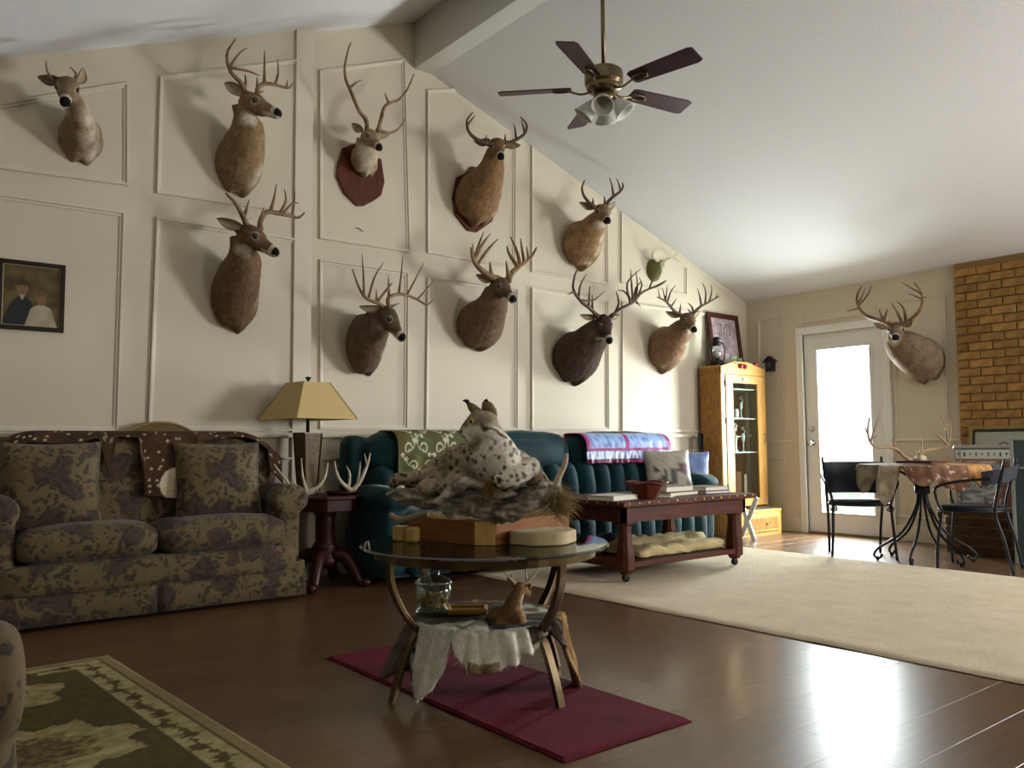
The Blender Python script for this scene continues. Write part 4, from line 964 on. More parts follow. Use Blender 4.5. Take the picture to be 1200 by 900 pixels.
for a in (-85, 5, 95, 175):
    a = math.radians(a); d = V((math.cos(a), math.sin(a), 0)); s = V((-d.y, d.x, 0))
    mb = MB().band(bez([tc_ + d * r + V((0, 0, z)) for r, z in lprof], 5), s * .018, .009)
    mb.band(bez([tc_ + d * r + V((0, 0, z)) for r, z in lprof2], 5), s * .018, .009)
    mb.build('leg', m_bronze, gt_, bevel=.003)
MB().lathe(tc_, [(.27, .238), (.275, .243), (.27, .248)], 48).build('lower_shelf', m_glasst, gt_)
ring(MB(), .288, .232, .25, .012, 48).build('shelf_band', m_bronze, gt_)
# hide lying on the lower shelf, its flaps hanging over the rim
def flap(a):      # a in degrees; hanging length
    a %= 360; L = .03
    for c, w_, l in ((187, 24, .27), (162, 14, .20), (238, 27, .15), (300, 13, .12), (318, 14, .30), (262, 10, .08), (20, 20, .12), (95, 25, .10)):
        e = max(0, 1 - (min(abs(a - c), 360 - abs(a - c)) / w_) ** 2); L = max(L, l * e ** .6)
    return L + .012 * math.sin(math.radians(a * 7)) + .012 * noise.noise(V((a * .2, 0, 0)))
RS = .285
def hpt(u, v):
    a = 360 * u; ar = math.radians(a); tot = RS + flap(a); s = v * tot; d = V((math.cos(ar), math.sin(ar), 0)); wob = .010 * noise.noise(V((d.x * 5, d.y * 5, v * 2)))
    if s < RS: return tc_ + d * s + V((0, 0, .262 + wob * .5 + .004 * (s / RS)))
    k = s - RS; out = .03 * (1 - math.exp(-k * 12)) + .10 * k + .03 * noise.noise(V((d.x * 9, d.y * 9, k * 6)))
    if 168 < a < 184: out *= .35
    elif 150 < a < 168: out += k * .30
    return tc_ + d * (RS + out) + V((0, 0, .266 - max(0, k - .01) * .95 - wob))
def hcol(u, v):
    a = 360 * u; tot = RS + flap(a); s = v * tot; n1 = noise.noise(V((math.cos(math.radians(a)) * s * 18, math.sin(math.radians(a)) * s * 18, 1))); n2 = noise.noise(V((a * .8, s * 30, 5)))
    wht, gry, dk, tan_ = lin((.88, .87, .81)), lin((.44, .40, .33)), lin((.24, .21, .19)), lin((.66, .52, .33))
    if s > RS - .02:
        if a < 150: return mixc(gry, tan_, clampf(.5 + n1))
        if a < 172 + n1 * 8: return mixc(gry, dk, clampf(.4 + n2))
        if a < 205: return wht
        if a < 268 + n1 * 14: return wht if s < tot - .03 or abs(a - 232) > 9 else mixc(gry, tan_, .4)
        if a < 306: return mixc(dk, gry, clampf(.3 + n2))
        return mixc(tan_, lin((.50, .38, .22)), clampf(.4 + n1 * 1.5))
    if 185 < a < 235 and s > .10: return wht if n1 > -.25 else gry
    if 330 < a or a < 20: return mixc(lin((.5, .4, .28)), wht, clampf(.5 + 2 * n1))
    return mixc(gry, dk, clampf(.5 + n1 * 1.5))
o = sheet_obj('fur_hide', hpt, 260, 60, m_lfur, None, hcol, .014, origin=tc_ + V((0, 0, .26)), label='white and grey goat hide draped over the lower shelf of the glass table', cat='animal hide')
def hairs(name, seeds, m, length, rad, parent, droopf=.4, rnd=.35, seed=1):
    rg = random.Random(seed); mb = MB()
    for p, n in seeds:
        d = (V(n) + V((rg.uniform(-1, 1), rg.uniform(-1, 1), rg.uniform(-1, 1))) * rnd).normalized(); L = length * rg.uniform(.5, 1.15); s = d.orthogonal().normalized() * rad
        p = V(p); q = p + d * L * .55; r = q + (d + V((0, 0, -droopf))).normalized() * L * .45
        mb.add([p - s, p + s, q + s * .7, q - s * .7, r], [(0, 1, 2, 3), (3, 2, 4)])
    return mb.build(name, m, parent, kind='stuff')
hid = bpy.data.objects['fur_hide']; rg = random.Random(5); sw, sg_ = [], []
for k in range(9000):
    u, v = rg.random(), rg.random() ** .5; a = 360 * u; p = hpt(u, v); tot = RS + flap(a); s = v * tot; c_ = hcol(u, v); d = V((math.cos(math.radians(a)), math.sin(math.radians(a)), 0))
    if s < RS - .06 or 306 < a < 345: continue
    (sw if c_[0] > .55 else sg_).append((p, d * (1.0 if s > RS else .6) + V((0, 0, -.7 if s > RS else .2))))
hairs('white_hair', sw, mat('white_hair', 'D8D5C8', .9), .026, .0010, hid, .8, .5); hairs('grey_hair', sg_, mat('grey_hair', '55493B', .9, var=.4, vscale=20), .022, .0010, hid, .8, .5)
# items on the hide
jc = PC(508, 716, 3.22); jc.z = .268; jr = thing('glass_jar', jc, 'clear glass jar with knobbed lid holding golden trinkets under the glass table', 'jar')
MB().lathe(jc, [(.05, 0), (.066, .006), (.070, .03), (.064, .06), (.070, .09), (.066, .118), (.062, .12), (.064, .09), (.058, .06), (.062, .03), (.05, .01)], 28).build('jar_body', mat('jar_glass', 'E4ECE8', .03, trans=.86), jr, smooth=True)
MB().lathe(jc, [(.066, .119), (.072, .123), (.072, .132), (.05, .146), (.03, .152), (.022, .156), (.026, .166), (.018, .176), (.003, .180)], 28).build('lid', MATS['jar_glass'], jr, smooth=True)
rg = random.Random(4); mb = MB()
for k in range(26): a = rg.random() * 6.28; r = rg.random() * .045; mb.ell(jc + V((r * math.cos(a), r * math.sin(a), .02 + rg.random() * .06)), rg.uniform(.008, .014), 7, 5)
mb.build('trinkets', m_gold, jr, smooth=True, kind='stuff')
bc = PC(548, 712, 3.22); bc.z = .275
bf = MB(); bf.box(bc + V((0, 0, .008)), (.15, .10, .012), -.65); 
for q in (-1, 1): bf.box(bc + V((0, 0, .018)) + Matrix.Rotation(-.65, 3, 'Z') @ V((0, q * .045, 0)), (.15, .014, .014), -.65); bf.box(bc + V((0, 0, .018)) + Matrix.Rotation(-.65, 3, 'Z') @ V((q * .07, 0, 0)), (.014, .10, .014), -.65)
bf.build('brass_frame', m_gold, None, bevel=.003, origin=bc, label='small brass picture frame lying flat between jar and deer figurine', cat='frame')
# resting deer figurine
fd = 3.08; fg = thing('deer_figurine', PC(598, 736, fd), 'small tan resting deer figurine with white antlers under the glass table', 'figurine')
def fp(x, y, d=0): return PC(x, y, fd + d)
k_ = fd / FPX
def blob(mb, pts, n=14):     # lofted tube with per-point radius in pixels
    P = bez([p for p, r in pts], 4); R_ = []
    rs = [r for p, r in pts]
    for i in range(len(rs) - 1): R_ += [rs[i] + (rs[i + 1] - rs[i]) * t / 4 for t in range(4)]
    R_.append(rs[-1]); mb.tube(P, [r * k_ for r in R_], n); mb.ell(P[0], R_[0] * k_ * .98, n, 8); mb.ell(P[-1], R_[-1] * k_ * .98, n, 8); return mb
mb = MB(); blob(mb, [(fp(578, 722, .06), 8), (fp(585, 722, .03), 12), (fp(597, 724, 0), 13), (fp(606, 724, -.02), 11)]); blob(mb, [(fp(598, 722), 12), (fp(601, 709), 10.5), (fp(606, 698), 8), (fp(609, 690), 6)])
blob(mb, [(fp(609, 688), 6.5), (fp(614, 690, .02), 5.5), (fp(619, 696, .04), 3.8)]); blob(mb, [(fp(586, 732, -.03), 7), (fp(597, 737, -.04), 5.5), (fp(608, 738, -.05), 4.5)]); blob(mb, [(fp(607, 729, -.01), 6), (fp(618, 733, 0), 5.5), (fp(624, 734, .01), 4.5)])
me = fused(mb, .004, 3)
def fcol(co): n = nz(co, 30); b = np.array(lin((.60, .46, .31))); c = np.tile(b, (len(co), 1)) * (1 + .35 * n)[:, None]; d = np.linalg.norm(co - np.array(fp(615, 704, -.0)), axis=1); a = np.clip((.035 - d) / .02, 0, 1)[:, None]; return c * (1 - a) + np.array(lin((.85, .76, .62))) * a
paint(me, fcol); link('body', me, m_fur, fg, True)
for pts in ([(604, 688), (597, 679), (599, 672)], [(614, 688), (620, 684), (621, 692)]):
    MB().loft([(fp(*pts[0]), CR * .008, CF * .004), (fp(*pts[1]), CR * .011, CF * .004), (fp(*pts[2]), CR * .003, CF * .002)], 8).build('ear', mat('tan_ear', 'A97C52', .8), fg, smooth=True)
fpa = lambda x, y, d: PC(x, y, fd - d)
antlers(fg, [([(606, 686), (598, 678), (591, 668), (590, 655)], [[(597, 677), (600, 670)], [(590, 664), (594, 655)]], .02), ([(611, 686), (620, 680), (628, 671), (633, 656)], [[(617, 682), (616, 668), (613, 656)], [(620, 680), (622, 668)], [(631, 665), (624, 656)]], .0)], fpa, 0, mat('porcelain', 'E4DFD0', .4), .0045)
# patch of white belly fur behind the figurine
# ------------------------------------------------------------------ bobcat mount on the table top
bd = 3.12; bm_ = thing('bobcat_mount', PC(575, 632, bd), 'taxidermied bobcat reclining on grey driftwood over a wooden base on the glass table', 'taxidermy mount')
A, B, Cc, Dd, D2, E_ = [V((*p, ZT + .001)) for p in ((1.775, 2.92), (1.835, 2.545), (1.895, 2.495), (2.375, 2.615), (2.40, 2.67), (2.25, 2.98))]
cen = (A + B + Cc + Dd + E_) / 5
m_ply = mat('mahogany_ply', '96602F', .65, col2='7A4A24', vscale=5, stretch=(2, 2, 26), bump=.05); m_pine = mat('pine_block', 'CDA868', .45, col2='AD8546', vscale=7, stretch=(14, 14, 1.2))
HZ = V((0, 0, .088))
def side(a, b, m, nm='side_panel', th=.02):
    d = (b - a); n = V((-d.y, d.x, 0)).normalized() * th
    if n.dot(cen - a) < 0: n = -n
    MB().prism([a, b, b + HZ, a + HZ], n).build(nm, m, bm_, bevel=.002)
side(A, B, m_ply); side(B, Cc, m_pine, 'corner_block', .03); side(Cc, Dd, m_ply); side(Dd, D2, m_pine, 'corner_block', .03); side(D2, E_, m_ply); side(E_, A, m_ply)
ins = lambda p: p + (cen - p) * .05
MB().prism([ins(p) + V((0, 0, .07)) for p in (A, B, Cc, Dd, D2, E_)], (0, 0, .012)).build('ground_tray', mat('dried_moss', '7A6A40', .95, bump=.6, col2='54482A', vscale=20), bm_)
bp = lambda x, y, d=0: PC(x, y, bd + d)
k_ = bd / FPX
mb = MB()
blob(mb, [(bp(454, 579, .10), 3), (bp(468, 580, .08), 8), (bp(495, 583, .05), 13), (bp(525, 586, .05), 14), (bp(560, 586, .05), 15), (bp(600, 588, .03), 15), (bp(628, 582, .0), 15), (bp(648, 572, 0), 9)])
blob(mb, [(bp(535, 594, .03), 8), (bp(565, 600, 0), 9), (bp(598, 602, -.04), 10), (bp(622, 590, -.06), 8), (bp(636, 570, -.05), 6)])
blob(mb, [(bp(503, 591, -.04), 3.5), (bp(517, 585, -.06), 5), (bp(536, 571, -.06), 6.5), (bp(552, 565, -.07), 6.5), (bp(570, 573, -.07), 5.5), (bp(590, 580, -.06), 5), (bp(604, 578, -.04), 3)])
blob(mb, [(bp(588, 608, -.02), 6), (bp(592, 600, -.02), 8)]); blob(mb, [(bp(530, 604, .02), 6), (bp(520, 592, .04), 8)])
blob(mb, [(bp(596, 574, -.07), 3), (bp(612, 566, -.05), 4)])
me = fused(mb, .006, 2)
NRM = [v.normal.copy() for v in me.vertices]
for vi, v in enumerate(me.vertices):
    nn = noise.noise(v.co * 26) + .5 * noise.noise(V((v.co.x * 60, v.co.y * 60, v.co.z * 20))); v.co += NRM[vi] * nn * .010
def wcol(co): n = nz(co * np.array([1, 1, 3]), 22); m2 = nz(co, 70); a = np.clip(.5 + n * 1.3 + m2 * .4, 0, 1)[:, None]; return np.array(lin((.74, .71, .64))) * a + np.array(lin((.46, .42, .36))) * (1 - a)
paint(me, wcol); link('driftwood', me, mat('driftwood_grain', 'FFFFFF', .85, vc=True, var=.25, vscale=40, bump=.8, bscale=120), bm_, True)
MB().tube(bez([bp(648, 585, -.02), bp(653, 563, 0), (bp(661, 546, .01)), bp(664, 531, .02)], 4), [5 * k_, 5 * k_, 4.4 * k_, 4 * k_, 4 * k_, 3.8 * k_, 3.6 * k_, 3.4 * k_, 3.3 * k_, 3.2 * k_, 3 * k_, 2.6 * k_, 2 * k_], 9).build('branch', mat('bare_branch', 'A89C80', .8, bump=.4), bm_, smooth=True)
# body: rump, trunk, chest, neck, shoulders, legs, head as one skin
mb = MB()
blob(mb, [(bp(500, 563, .10), 16), (bp(515, 555, .10), 20), (bp(535, 546, .09), 25), (bp(556, 542, .07), 28), (bp(577, 545, .04), 30), (bp(597, 550, .03), 27)])
blob(mb, [(bp(587, 546, -.02), 26), (bp(584, 535, -.02), 26), (bp(581, 523, -.01), 21), (bp(577, 512, 0), 16), (bp(572, 503, 0), 14)])
blob(mb, [(bp(603, 545, .03), 20), (bp(615, 552, .03), 18), (bp(628, 560, .02), 12), (bp(638, 568, .01), 8)])
blob(mb, [(bp(622, 547, -.02), 12), (bp(613, 554, -.06), 11), (bp(600, 560, -.09), 9.5), (bp(587, 564, -.10), 8.5)])
blob(mb, [(bp(512, 565, .05), 15), (bp(506, 570, .0), 11), (bp(498, 571, -.02), 9.5)]); blob(mb, [(bp(535, 563, .0), 13), (bp(527, 570, -.02), 10), (bp(522, 573, -.03), 9.5)])
blob(mb, [(bp(500, 560, .08), 12), (bp(480, 561, .06), 8.5), (bp(466, 561, .05), 7.5), (bp(461, 566, .05), 7)])
blob(mb, [(bp(571, 494, 0), 13.5), (bp(563, 493, 0), 13)]); blob(mb, [(bp(561, 502, -.005), 11), (bp(552, 507, -.01), 8.5), (bp(546, 509, -.012), 6)]); blob(mb, [(bp(559, 487, 0), 8), (bp(549, 496, -.005), 5.5), (bp(541, 505, -.01), 3.5)])
blob(mb, [(bp(568, 508, -.02), 10), (bp(577, 509, -.03), 9.5)]); blob(mb, [(bp(556, 513, -.01), 5.5), (bp(548, 515, -.01), 4)])
me = fused(mb, .0065, 3)
def proj(co):
    r = co.astype(np.float64) - np.array(CAM); z = r @ np.array(CF); return 600 + FPX * (r @ np.array(CR)) / z, 450 - FPX * (r @ np.array(CU)) / z
# anatomical frame of the cat: fixed points in the scene, markings set from them
def near(co, p, r): return np.clip(1 - np.linalg.norm(co - np.array(p), axis=1) / r, 0, 1)
def ccol(co):
    n1 = nz(co, 12); n2 = nz(co, 60, 4); base = np.array(lin((.62, .56, .46))); wht = np.array(lin((.90, .87, .80))); dk = np.array(lin((.13, .10, .08))); tan_ = np.array(lin((.58, .47, .33)))
    c = np.tile(base, (len(co), 1)) * (1 + .3 * n1 + .3 * n2)[:, None]
    bl = lambda c, q, a: c * (1 - a)[:, None] + q * a[:, None]
    for p, r in (((590, 540, -.12), .17), ((575, 530, -.10), .12), ((585, 515, -.10), .09), ((553, 511, -.04), .06), ((570, 508, -.08), .06), ((600, 560, -.08), .07)):
        c = bl(c, wht, np.clip(near(co, bp(*p), r) * 2.2, 0, .9))
    # spots: voronoi-like
    sp = []
    rg = random.Random(11)
    S_ = np.array([list(v.co) for v in me.vertices]); idx = [rg.randrange(len(S_)) for _ in range(620)]; P_ = S_[idx]
    head = np.linalg.norm(P_ - np.array(bp(565, 498)), axis=1) > .085; P_ = P_[head]
    for p in P_:
        r = rg.uniform(.005, .0105); a = np.clip((r - np.linalg.norm(co - p, axis=1)) / .003, 0, .85); c = bl(c, dk if rg.random() < .75 else tan_ * .5, a)
    # face: cheek bars, eye, nose, ear roots
    for p, r, q, a_ in (((548, 510, -.02), .026, wht, .8), ((552, 494, -.055), .018, wht, .9), ((547, 498, -.01), .016, np.array(lin((.42, .32, .22))), .8), ((556, 489, -.04), .010, wht, .8), ((557, 494, -.05), .006, dk, .8), ((548, 508, -.035), .004, dk, .9), ((552, 509.5, -.04), .004, dk, .9), ((568, 503, -.046), .016, wht, .6), ((551, 511, -.035), .006, dk, .7), ((556, 513, -.04), .006, dk, .6), ((553, 493, -.058), .0085, dk, 1), ((541, 506, -.01), .014, np.array(lin((.45, .30, .24))), 1), ((544, 511, -.02), .008, dk, .8), ((548, 512, -.03), .008, wht, .8)):
        c = bl(c, q, np.clip((r - np.linalg.norm(co - np.array(bp(*p)), axis=1)) / .004, 0, 1) * a_)
    for k in range(3):
        for t in range(16):
            p = bp(562 + t * 1.9 + k * 2, 497 + t * 1.15 + k * 3.4 - .04 * t * t, -.046); a = np.clip((.006 - np.linalg.norm(co - np.array(p), axis=1) * .45) / .003, 0, .75) if False else np.clip((.0085 - np.linalg.norm(co - np.array(p), axis=1)) / .003, 0, .6)
            c = bl(c, dk, a)
    return np.clip(c, .01, 1)
paint(me, ccol); link('body', me, m_fur, bm_, True)
MB().ell(bp(552.5, 493.5, -.044), .0105, 12, 8).build('eye', mat('amber_eye', 'A8802C', .08), bm_, smooth=True)
MB().ell(bp(552.2, 493.5, -.051), .0055, 10, 6).build('pupil', m_eye, bm_, smooth=True)
MB().ell(bp(540.5, 506, -.012), (.008, .008, .006), 10, 6).build('nose', mat('nose_leather', '7A4A3C', .5), bm_, smooth=True)
m_earf = mat('cat_ear', '8C7A5C', .9, col2='5A4A34', vscale=20); 
for pts in ([(563, 487, 9), (557, 480, 8), (551, 473, 4.5), (547, 470, 1)], [(573, 488, 10), (573, 480, 9), (571, 472, 6), (569, 469, 2)]):
    sec_ = [(bp(x, y, .0), CR * (r * k_), CF * (r * k_ * .45)) for x, y, r in pts]; e = MB().loft(sec_, 12).build('ear', m_earf, bm_, smooth=True)
    MB().tube([bp(pts[-2][0] + (pts[-1][0] - pts[-2][0]) * .5, pts[-2][1] - 1.5, 0), bp(pts[-1][0] - (1.5 if pts[0][0] < 570 else -.5), pts[-1][1] - .5, 0), bp(pts[-1][0] - (5 if pts[0][0] < 570 else 1), pts[-1][1] - (.5), 0)], [3 * k_, 2 * k_, .4 * k_], 6).build('ear_tuft', m_black, e, smooth=True)
rg = random.Random(9)
for k in range(5):
    p0_ = bp(546 + k, 508 + k * .6, -.04); MB().tube([p0_, p0_ + V((-.02, -.02, .004 - .004 * k)), p0_ + V((-.035, -.035, -.002 - .006 * k))], [.0006, .0005, .0002], 4).build('whisker', m_cream, bm_)
# fur fringe, dry grass, moss, grouse wing
def onpoly(t):
    P = [A, B, Cc, Dd, D2, E_, A]; L = [0]
    for i in range(6): L.append(L[-1] + (P[i + 1] - P[i]).length)
    s = t * L[-1]
    for i in range(6):
        if s <= L[i + 1]: return P[i] + (P[i + 1] - P[i]) * ((s - L[i]) / (L[i + 1] - L[i]))
    return A
seeds = []
for k in range(2600): p = onpoly(rg.random()); p = p + (cen - p) * (rg.random() ** 1.5 * .35 + .04); seeds.append((V((p.x, p.y, ZT + .082)), (0, 0, 1)))
hairs('moss', seeds, mat('moss_blades', 'A88C50', .9, objrand=0, var=.4, vscale=30), .036, .0014, bm_, .3, .8)
seeds = [(bp(rg.gauss(652, 5), rg.gauss(588, 8), rg.uniform(-.05, .03)), (CR * rg.uniform(-.3, 1) + V((0, 0, rg.uniform(-1, .9))) - CF * .3)) for k in range(900)]
hairs('dry_grass', seeds, mat('straw', 'A58E5C', .85, var=.4, vscale=30), .085, .0011, bm_, .5, .5)
seeds = [(bp(rg.gauss(573, 4), rg.gauss(572, 6), -.09), (rg.uniform(-1, 1), -1, rg.uniform(-1, 1))) for k in range(500)]
hairs('yellow_moss', seeds, mat('yellow_moss', 'A07C34', .9), .018, .0011, bm_, .2, .6)
m_fe = [mat('wing_feather', 'C9B99A', .8, col2='8C7A5E', vscale=12), mat('dark_feather', '4A3826', .8)]
for k in range(11):
    a = math.radians(205 - k * 13); o_ = bp(505, 577, .06); tipv = CR * math.cos(a) * .10 + CU * abs(math.sin(a)) * .085 + CU * .012; ax = tipv.normalized(); wv = ax.cross(CF).normalized()
    P = [o_, o_ + tipv * .4, o_ + tipv * .8, o_ + tipv]; ws = (.003, .011, .013, .006)
    vs = []; 
    for p, w_ in zip(P, ws): vs += [p + wv * w_ - CF * (.002 * k), p - CF * (.004 + .002 * k), p - wv * w_ - CF * (.002 * k)]
    mb = MB().add(vs, [(i * 3 + j, i * 3 + j + 1, i * 3 + j + 4, i * 3 + j + 3) for i in range(3) for j in range(2)]); f = mb.build('feather', m_fe[1 if k in (1, 3) else 0], bm_, smooth=True); s_ = f.modifiers.new('t', 'SOLIDIFY'); s_.thickness = .002
# wood slice, blocks and knot of wood on the table top
wc = PZ(637, 636, ZT); 
poly = []
for i in range(64):
    a = 2 * pi * i / 64; r = .137 * (1 + .05 * math.sin(a * 3 + 1) + .03 * math.sin(a * 7)); poly.append(wc + V((r * math.cos(a) * 1.0, r * math.sin(a) * .82, .001)))
slice_ = thing('wood_slice', wc, 'pale round slab of wood at the front right edge of the glass table', 'wood slice')
MB().prism(poly, (0, 0, .047)).build('slab', mat('pale_wood', 'CDBD92', .7, col2='B7A274', vscale=10, bump=.15), slice_, bevel=.006)
MB().prism([wc + (p - wc) * .93 + V((0, 0, .047)) for p in poly], (0, 0, .0015)).build('cut_face', mat('cut_face', 'CBBF9C', .7, col2='A08C62', vscale=9, wave=False), slice_)
def chunk(name, c, r, m, label, cat, seed, amp=.35, sub=10):
    mb = MB().ell((0, 0, 0), 1.0, 18, 12); vs = []
    for v in mb.v: p = V(v); n = 1 + amp * noise.noise(p * 1.6 + V((seed, 0, 0))); vs.append((c[0] + p.x * r[0] * n, c[1] + p.y * r[1] * n, max(c[2] - r[2] * .9, c[2] + p.z * r[2] * n)))
    mb.v = vs; return mb.build(name, m, None, smooth=True, origin=(c[0], c[1], c[2] - r[2]), label=label, cat=cat)
q = PC(470, 618, 3.28); bl1 = MB(); q.z = ZT + .031; bl1.box(q, (.05, .05, .058), .5); bl1.build('wood_block', m_pine, None, bevel=.006, origin=(q.x, q.y, ZT + .001), label='pale wooden block at the far left edge of the glass table', cat='wood block')
q2 = PC(484, 618, 3.22); q2.z = ZT + .031; MB().box(q2, (.042, .05, .056), .6).build('wood_block', m_pine, None, bevel=.01, origin=(q2.x, q2.y, ZT + .001), label='pale wooden block touching the left side of the bobcat base', cat='wood block')
mb = MB(); k_ = 3.26 / FPX; w1 = [PC(458, 603, 3.26), PC(466, 609, 3.25), PC(482, 607, 3.24), PC(500, 603, 3.2)]
blob(mb, [(w1[0], 3), (w1[1], 4.5), (w1[2], 4), (w1[3], 3)]); me = fused(mb, .005, 2); o = link('driftwood_piece', me, mat('driftwood_tan', '9A8A6C', .85, bump=.5), None, True, origin=w1[1]); props(o, 'small knotted driftwood piece lying on the pale wooden blocks', 'driftwood')

# ------------------------------------------------------------------ dark coffee table on casters
ct = thing('coffee_table', (4.62, 4.2, 0), 'dark mahogany coffee table with lower shelf on casters, in front of the green sofa', 'table')
cx0, cx1, cy0, cy1 = 3.90, 5.32, 3.77, 4.64; tz = .55
MB().b2((cx0, cy0, tz - .035), (cx1, cy1, tz)).build('tabletop', m_table, ct, bevel=.006)
mb = MB()
ap = .06
MB().b2((cx0 + ap, cy0 + ap, .41), (cx1 - ap, cy0 + ap + .03, tz - .035)).b2((cx0 + ap, cy1 - ap - .03, .41), (cx1 - ap, cy1 - ap, tz - .035)).b2((cx0 + ap, cy0 + ap, .41), (cx0 + ap + .03, cy1 - ap, tz - .035)).b2((cx1 - ap - .03, cy0 + ap, .41), (cx1 - ap, cy1 - ap, tz - .035)).build('apron', m_table, ct)
MB().b2((cx0 + .08, cy0 + .08, .11), (cx1 - .08, cy1 - .08, .145)).build('lower_shelf', m_table, ct, bevel=.004)
studs = MB()
for k in range(15): studs.ell((cx0 + .05 + k * (cx1 - cx0 - .1) / 14, cy0 - .001, tz - .012), (.008, .004, .008), 8, 5)
for k in range(9): studs.ell((cx0 - .001, cy0 + .05 + k * (cy1 - cy0 - .1) / 8, tz - .012), (.004, .008, .008), 8, 5)
studs.build('nail_heads', m_gold, ct, smooth=True, kind='stuff')
def sqleg(x, y):
    mb = MB(); prof = [(.055, tz - .035), (.055, .40), (.040, .385), (.038, .34), (.052, .22), (.055, .17), (.055, .10), (.038, .085), (.032, .07)]
    secs = [(V((x, y, z)), V((r * 1.3, 0, 0)), V((0, r * 1.3, 0))) for r, z in prof]; vs = []; 
    for c, u, v in secs:
        h = u.x * .77; ch = h * .45; vs += [c + V(p) for p in ((h, -h + ch, 0), (h, h - ch, 0), (h - ch, h, 0), (-h + ch, h, 0), (-h, h - ch, 0), (-h, -h + ch, 0), (-h + ch, -h, 0), (h - ch, -h, 0))]
    k = len(secs); fs = [(i * 8 + j, i * 8 + (j + 1) % 8, (i + 1) * 8 + (j + 1) % 8, (i + 1) * 8 + j) for i in range(k - 1) for j in range(8)] + [tuple(range(8)), tuple(range((k - 1) * 8 + 7, (k - 1) * 8 - 1, -1))]
    mb.add(vs, fs); lg = mb.build('leg', m_table, ct)
    cs_ = MB(); cs_.box((x, y, .062), (.03, .02, .02)); cs_.build('caster_fork', m_brass, lg)
    w_ = MB().lathe((0, 0, 0), [(.012, -.012), (.026, -.012), (.028, 0), (.026, .012), (.012, .012)], 16); w_.v = [(x + v[0], y + v[2], .046 + v[1]) for v in w_.v]; w_.build('caster_wheel', m_black, lg, smooth=True)
for x in (cx0 + .13, cx1 - .13):
    for y in (cy0 + .12, cy1 - .12): sqleg(x, y)
def book(c, sx, sy, sz, rz, cover, label, group=None):
    t = thing('book', c, label, 'book', group, rotz=rz); e = .004
    mb = MB(); mb.b2((-sx / 2, -sy / 2, 0), (sx / 2, sy / 2, e)); mb.b2((-sx / 2, -sy / 2, sz - e), (sx / 2, sy / 2, sz)); mb.b2((-sx / 2, sy / 2 - e, 0), (sx / 2, sy / 2, sz)); mb.build('cover', cover, t, bevel=.001)
    MB().b2((-sx / 2 + .005, -sy / 2 + .005, e), (sx / 2 - .005, sy / 2 - e, sz - e)).build('pages', m_cream, t)
mcs = [mat('white_cover', 'D4D2C8', .5), mat('grey_cover', '6E6A60', .5), mat('brown_cover', '6B5238', .5), mat('slate_cover', '50555C', .5), mat('black_cover', '15161A', .4)]
book((4.07, 4.03, tz), .27, .22, .032, .1, mcs[0], 'white book lying flat at the left end of the coffee table')
book((4.36, 4.22, tz), .26, .20, .012, -.1, mcs[4], 'thin black folder flat behind the wooden bowl on the coffee table')
book((4.72, 4.10, tz), .36, .27, .028, .12, mcs[2], 'wide flat book at the bottom of the stack beside the wooden bowl')
book((4.70, 4.11, tz + .028), .33, .25, .040, .08, mcs[1], 'thick grey book on top of the stack beside the wooden bowl')
book((5.10, 4.05, tz), .27, .22, .022, -.08, mcs[3], 'slate book at the bottom of the right hand stack on the coffee table')
book((5.09, 4.06, tz + .022), .26, .22, .030, -.03, mat('taupe_cover', '857E70', .5), 'taupe book on top of the right hand stack on the coffee table')
MB().box((4.50, 4.06, tz + .003), (.22, .30, .004), .5).build('paper_sheet', mcs[0], None, origin=(4.50, 4.06, tz), label='white sheet of paper under the edge of the wooden bowl', cat='paper')
wb_ = V((4.30, 3.94, tz)); bw = thing('wooden_bowl', wb_, 'red brown eight sided wooden bowl on the coffee table', 'bowl')
m_bowl = mat('red_brown_wood', '6E3220', .5, col2='4A2014', vscale=12, bump=.3)
MB().lathe(wb_, [(.075, .001), (.08, .01), (.135, .09), (.150, .105), (.143, .108), (.125, .09), (.07, .018)], 8).build('bowl_body', m_bowl, bw, bevel=.004)
MB().tube([wb_ + V((.148 * math.cos(a), .148 * math.sin(a), .108 + .006 * math.sin(a * 5))) for a in [2 * pi * i / 40 for i in range(40)]], .007, 6, closed=True).build('rim', m_bowl, bw, smooth=True)
# folded things on the lower shelf
def lump(name, c, sx, sy, sz, rz, m, label, cat, seed=0, wr=.03, fold=0):
    vs, fs = softbox((sx, sy, sz), min(sz * .45, .05), (0, 0, 0), 14); R = Matrix.Rotation(rz, 3, 'Z'); out = []
    for v in vs:
        n = noise.noise(v * 9 + V((seed, 0, 0))) + .5 * noise.noise(v * 24 + V((seed, 3, 0))); q = v.copy()
        if v.z > -sz * .3: q.z += n * wr + fold * abs(math.sin(v.x * 22)) * (v.y > 0)
        q.x += noise.noise(v * 7 + V((0, seed, 0))) * wr * .8; q.y += noise.noise(v * 7 + V((0, 0, seed))) * wr * .8; out.append(V(c) + V((0, 0, sz / 2)) + R @ q)
    return MB().add(out, fs).build(name, m, None, smooth=True, origin=c, label=label, cat=cat)
m_sheep = mat('cream_fleece', 'C4B284', .95, col2='A89568', vscale=12, bump=.8, bscale=90)
lump('fleece', (4.70, 4.12, .146), .95, .40, .07, 0, m_sheep, 'cream folded fleece on the lower shelf of the coffee table', 'blanket', 2, .03, .035)
lump('folded_cloth', (4.13, 4.42, .146), .24, .28, .09, .2, mat('grey_cloth', '6A6A5C', .9, bump=.4), 'grey folded cloth at the left of the coffee table lower shelf', 'cloth', 8, .02)
lump('dark_bag', (4.38, 4.42, .146), .24, .22, .10, -.3, mat('black_plastic', '101216', .3, bump=.6, bscale=30), 'black crumpled bag behind the fleece on the coffee table shelf', 'bag', 5, .03)

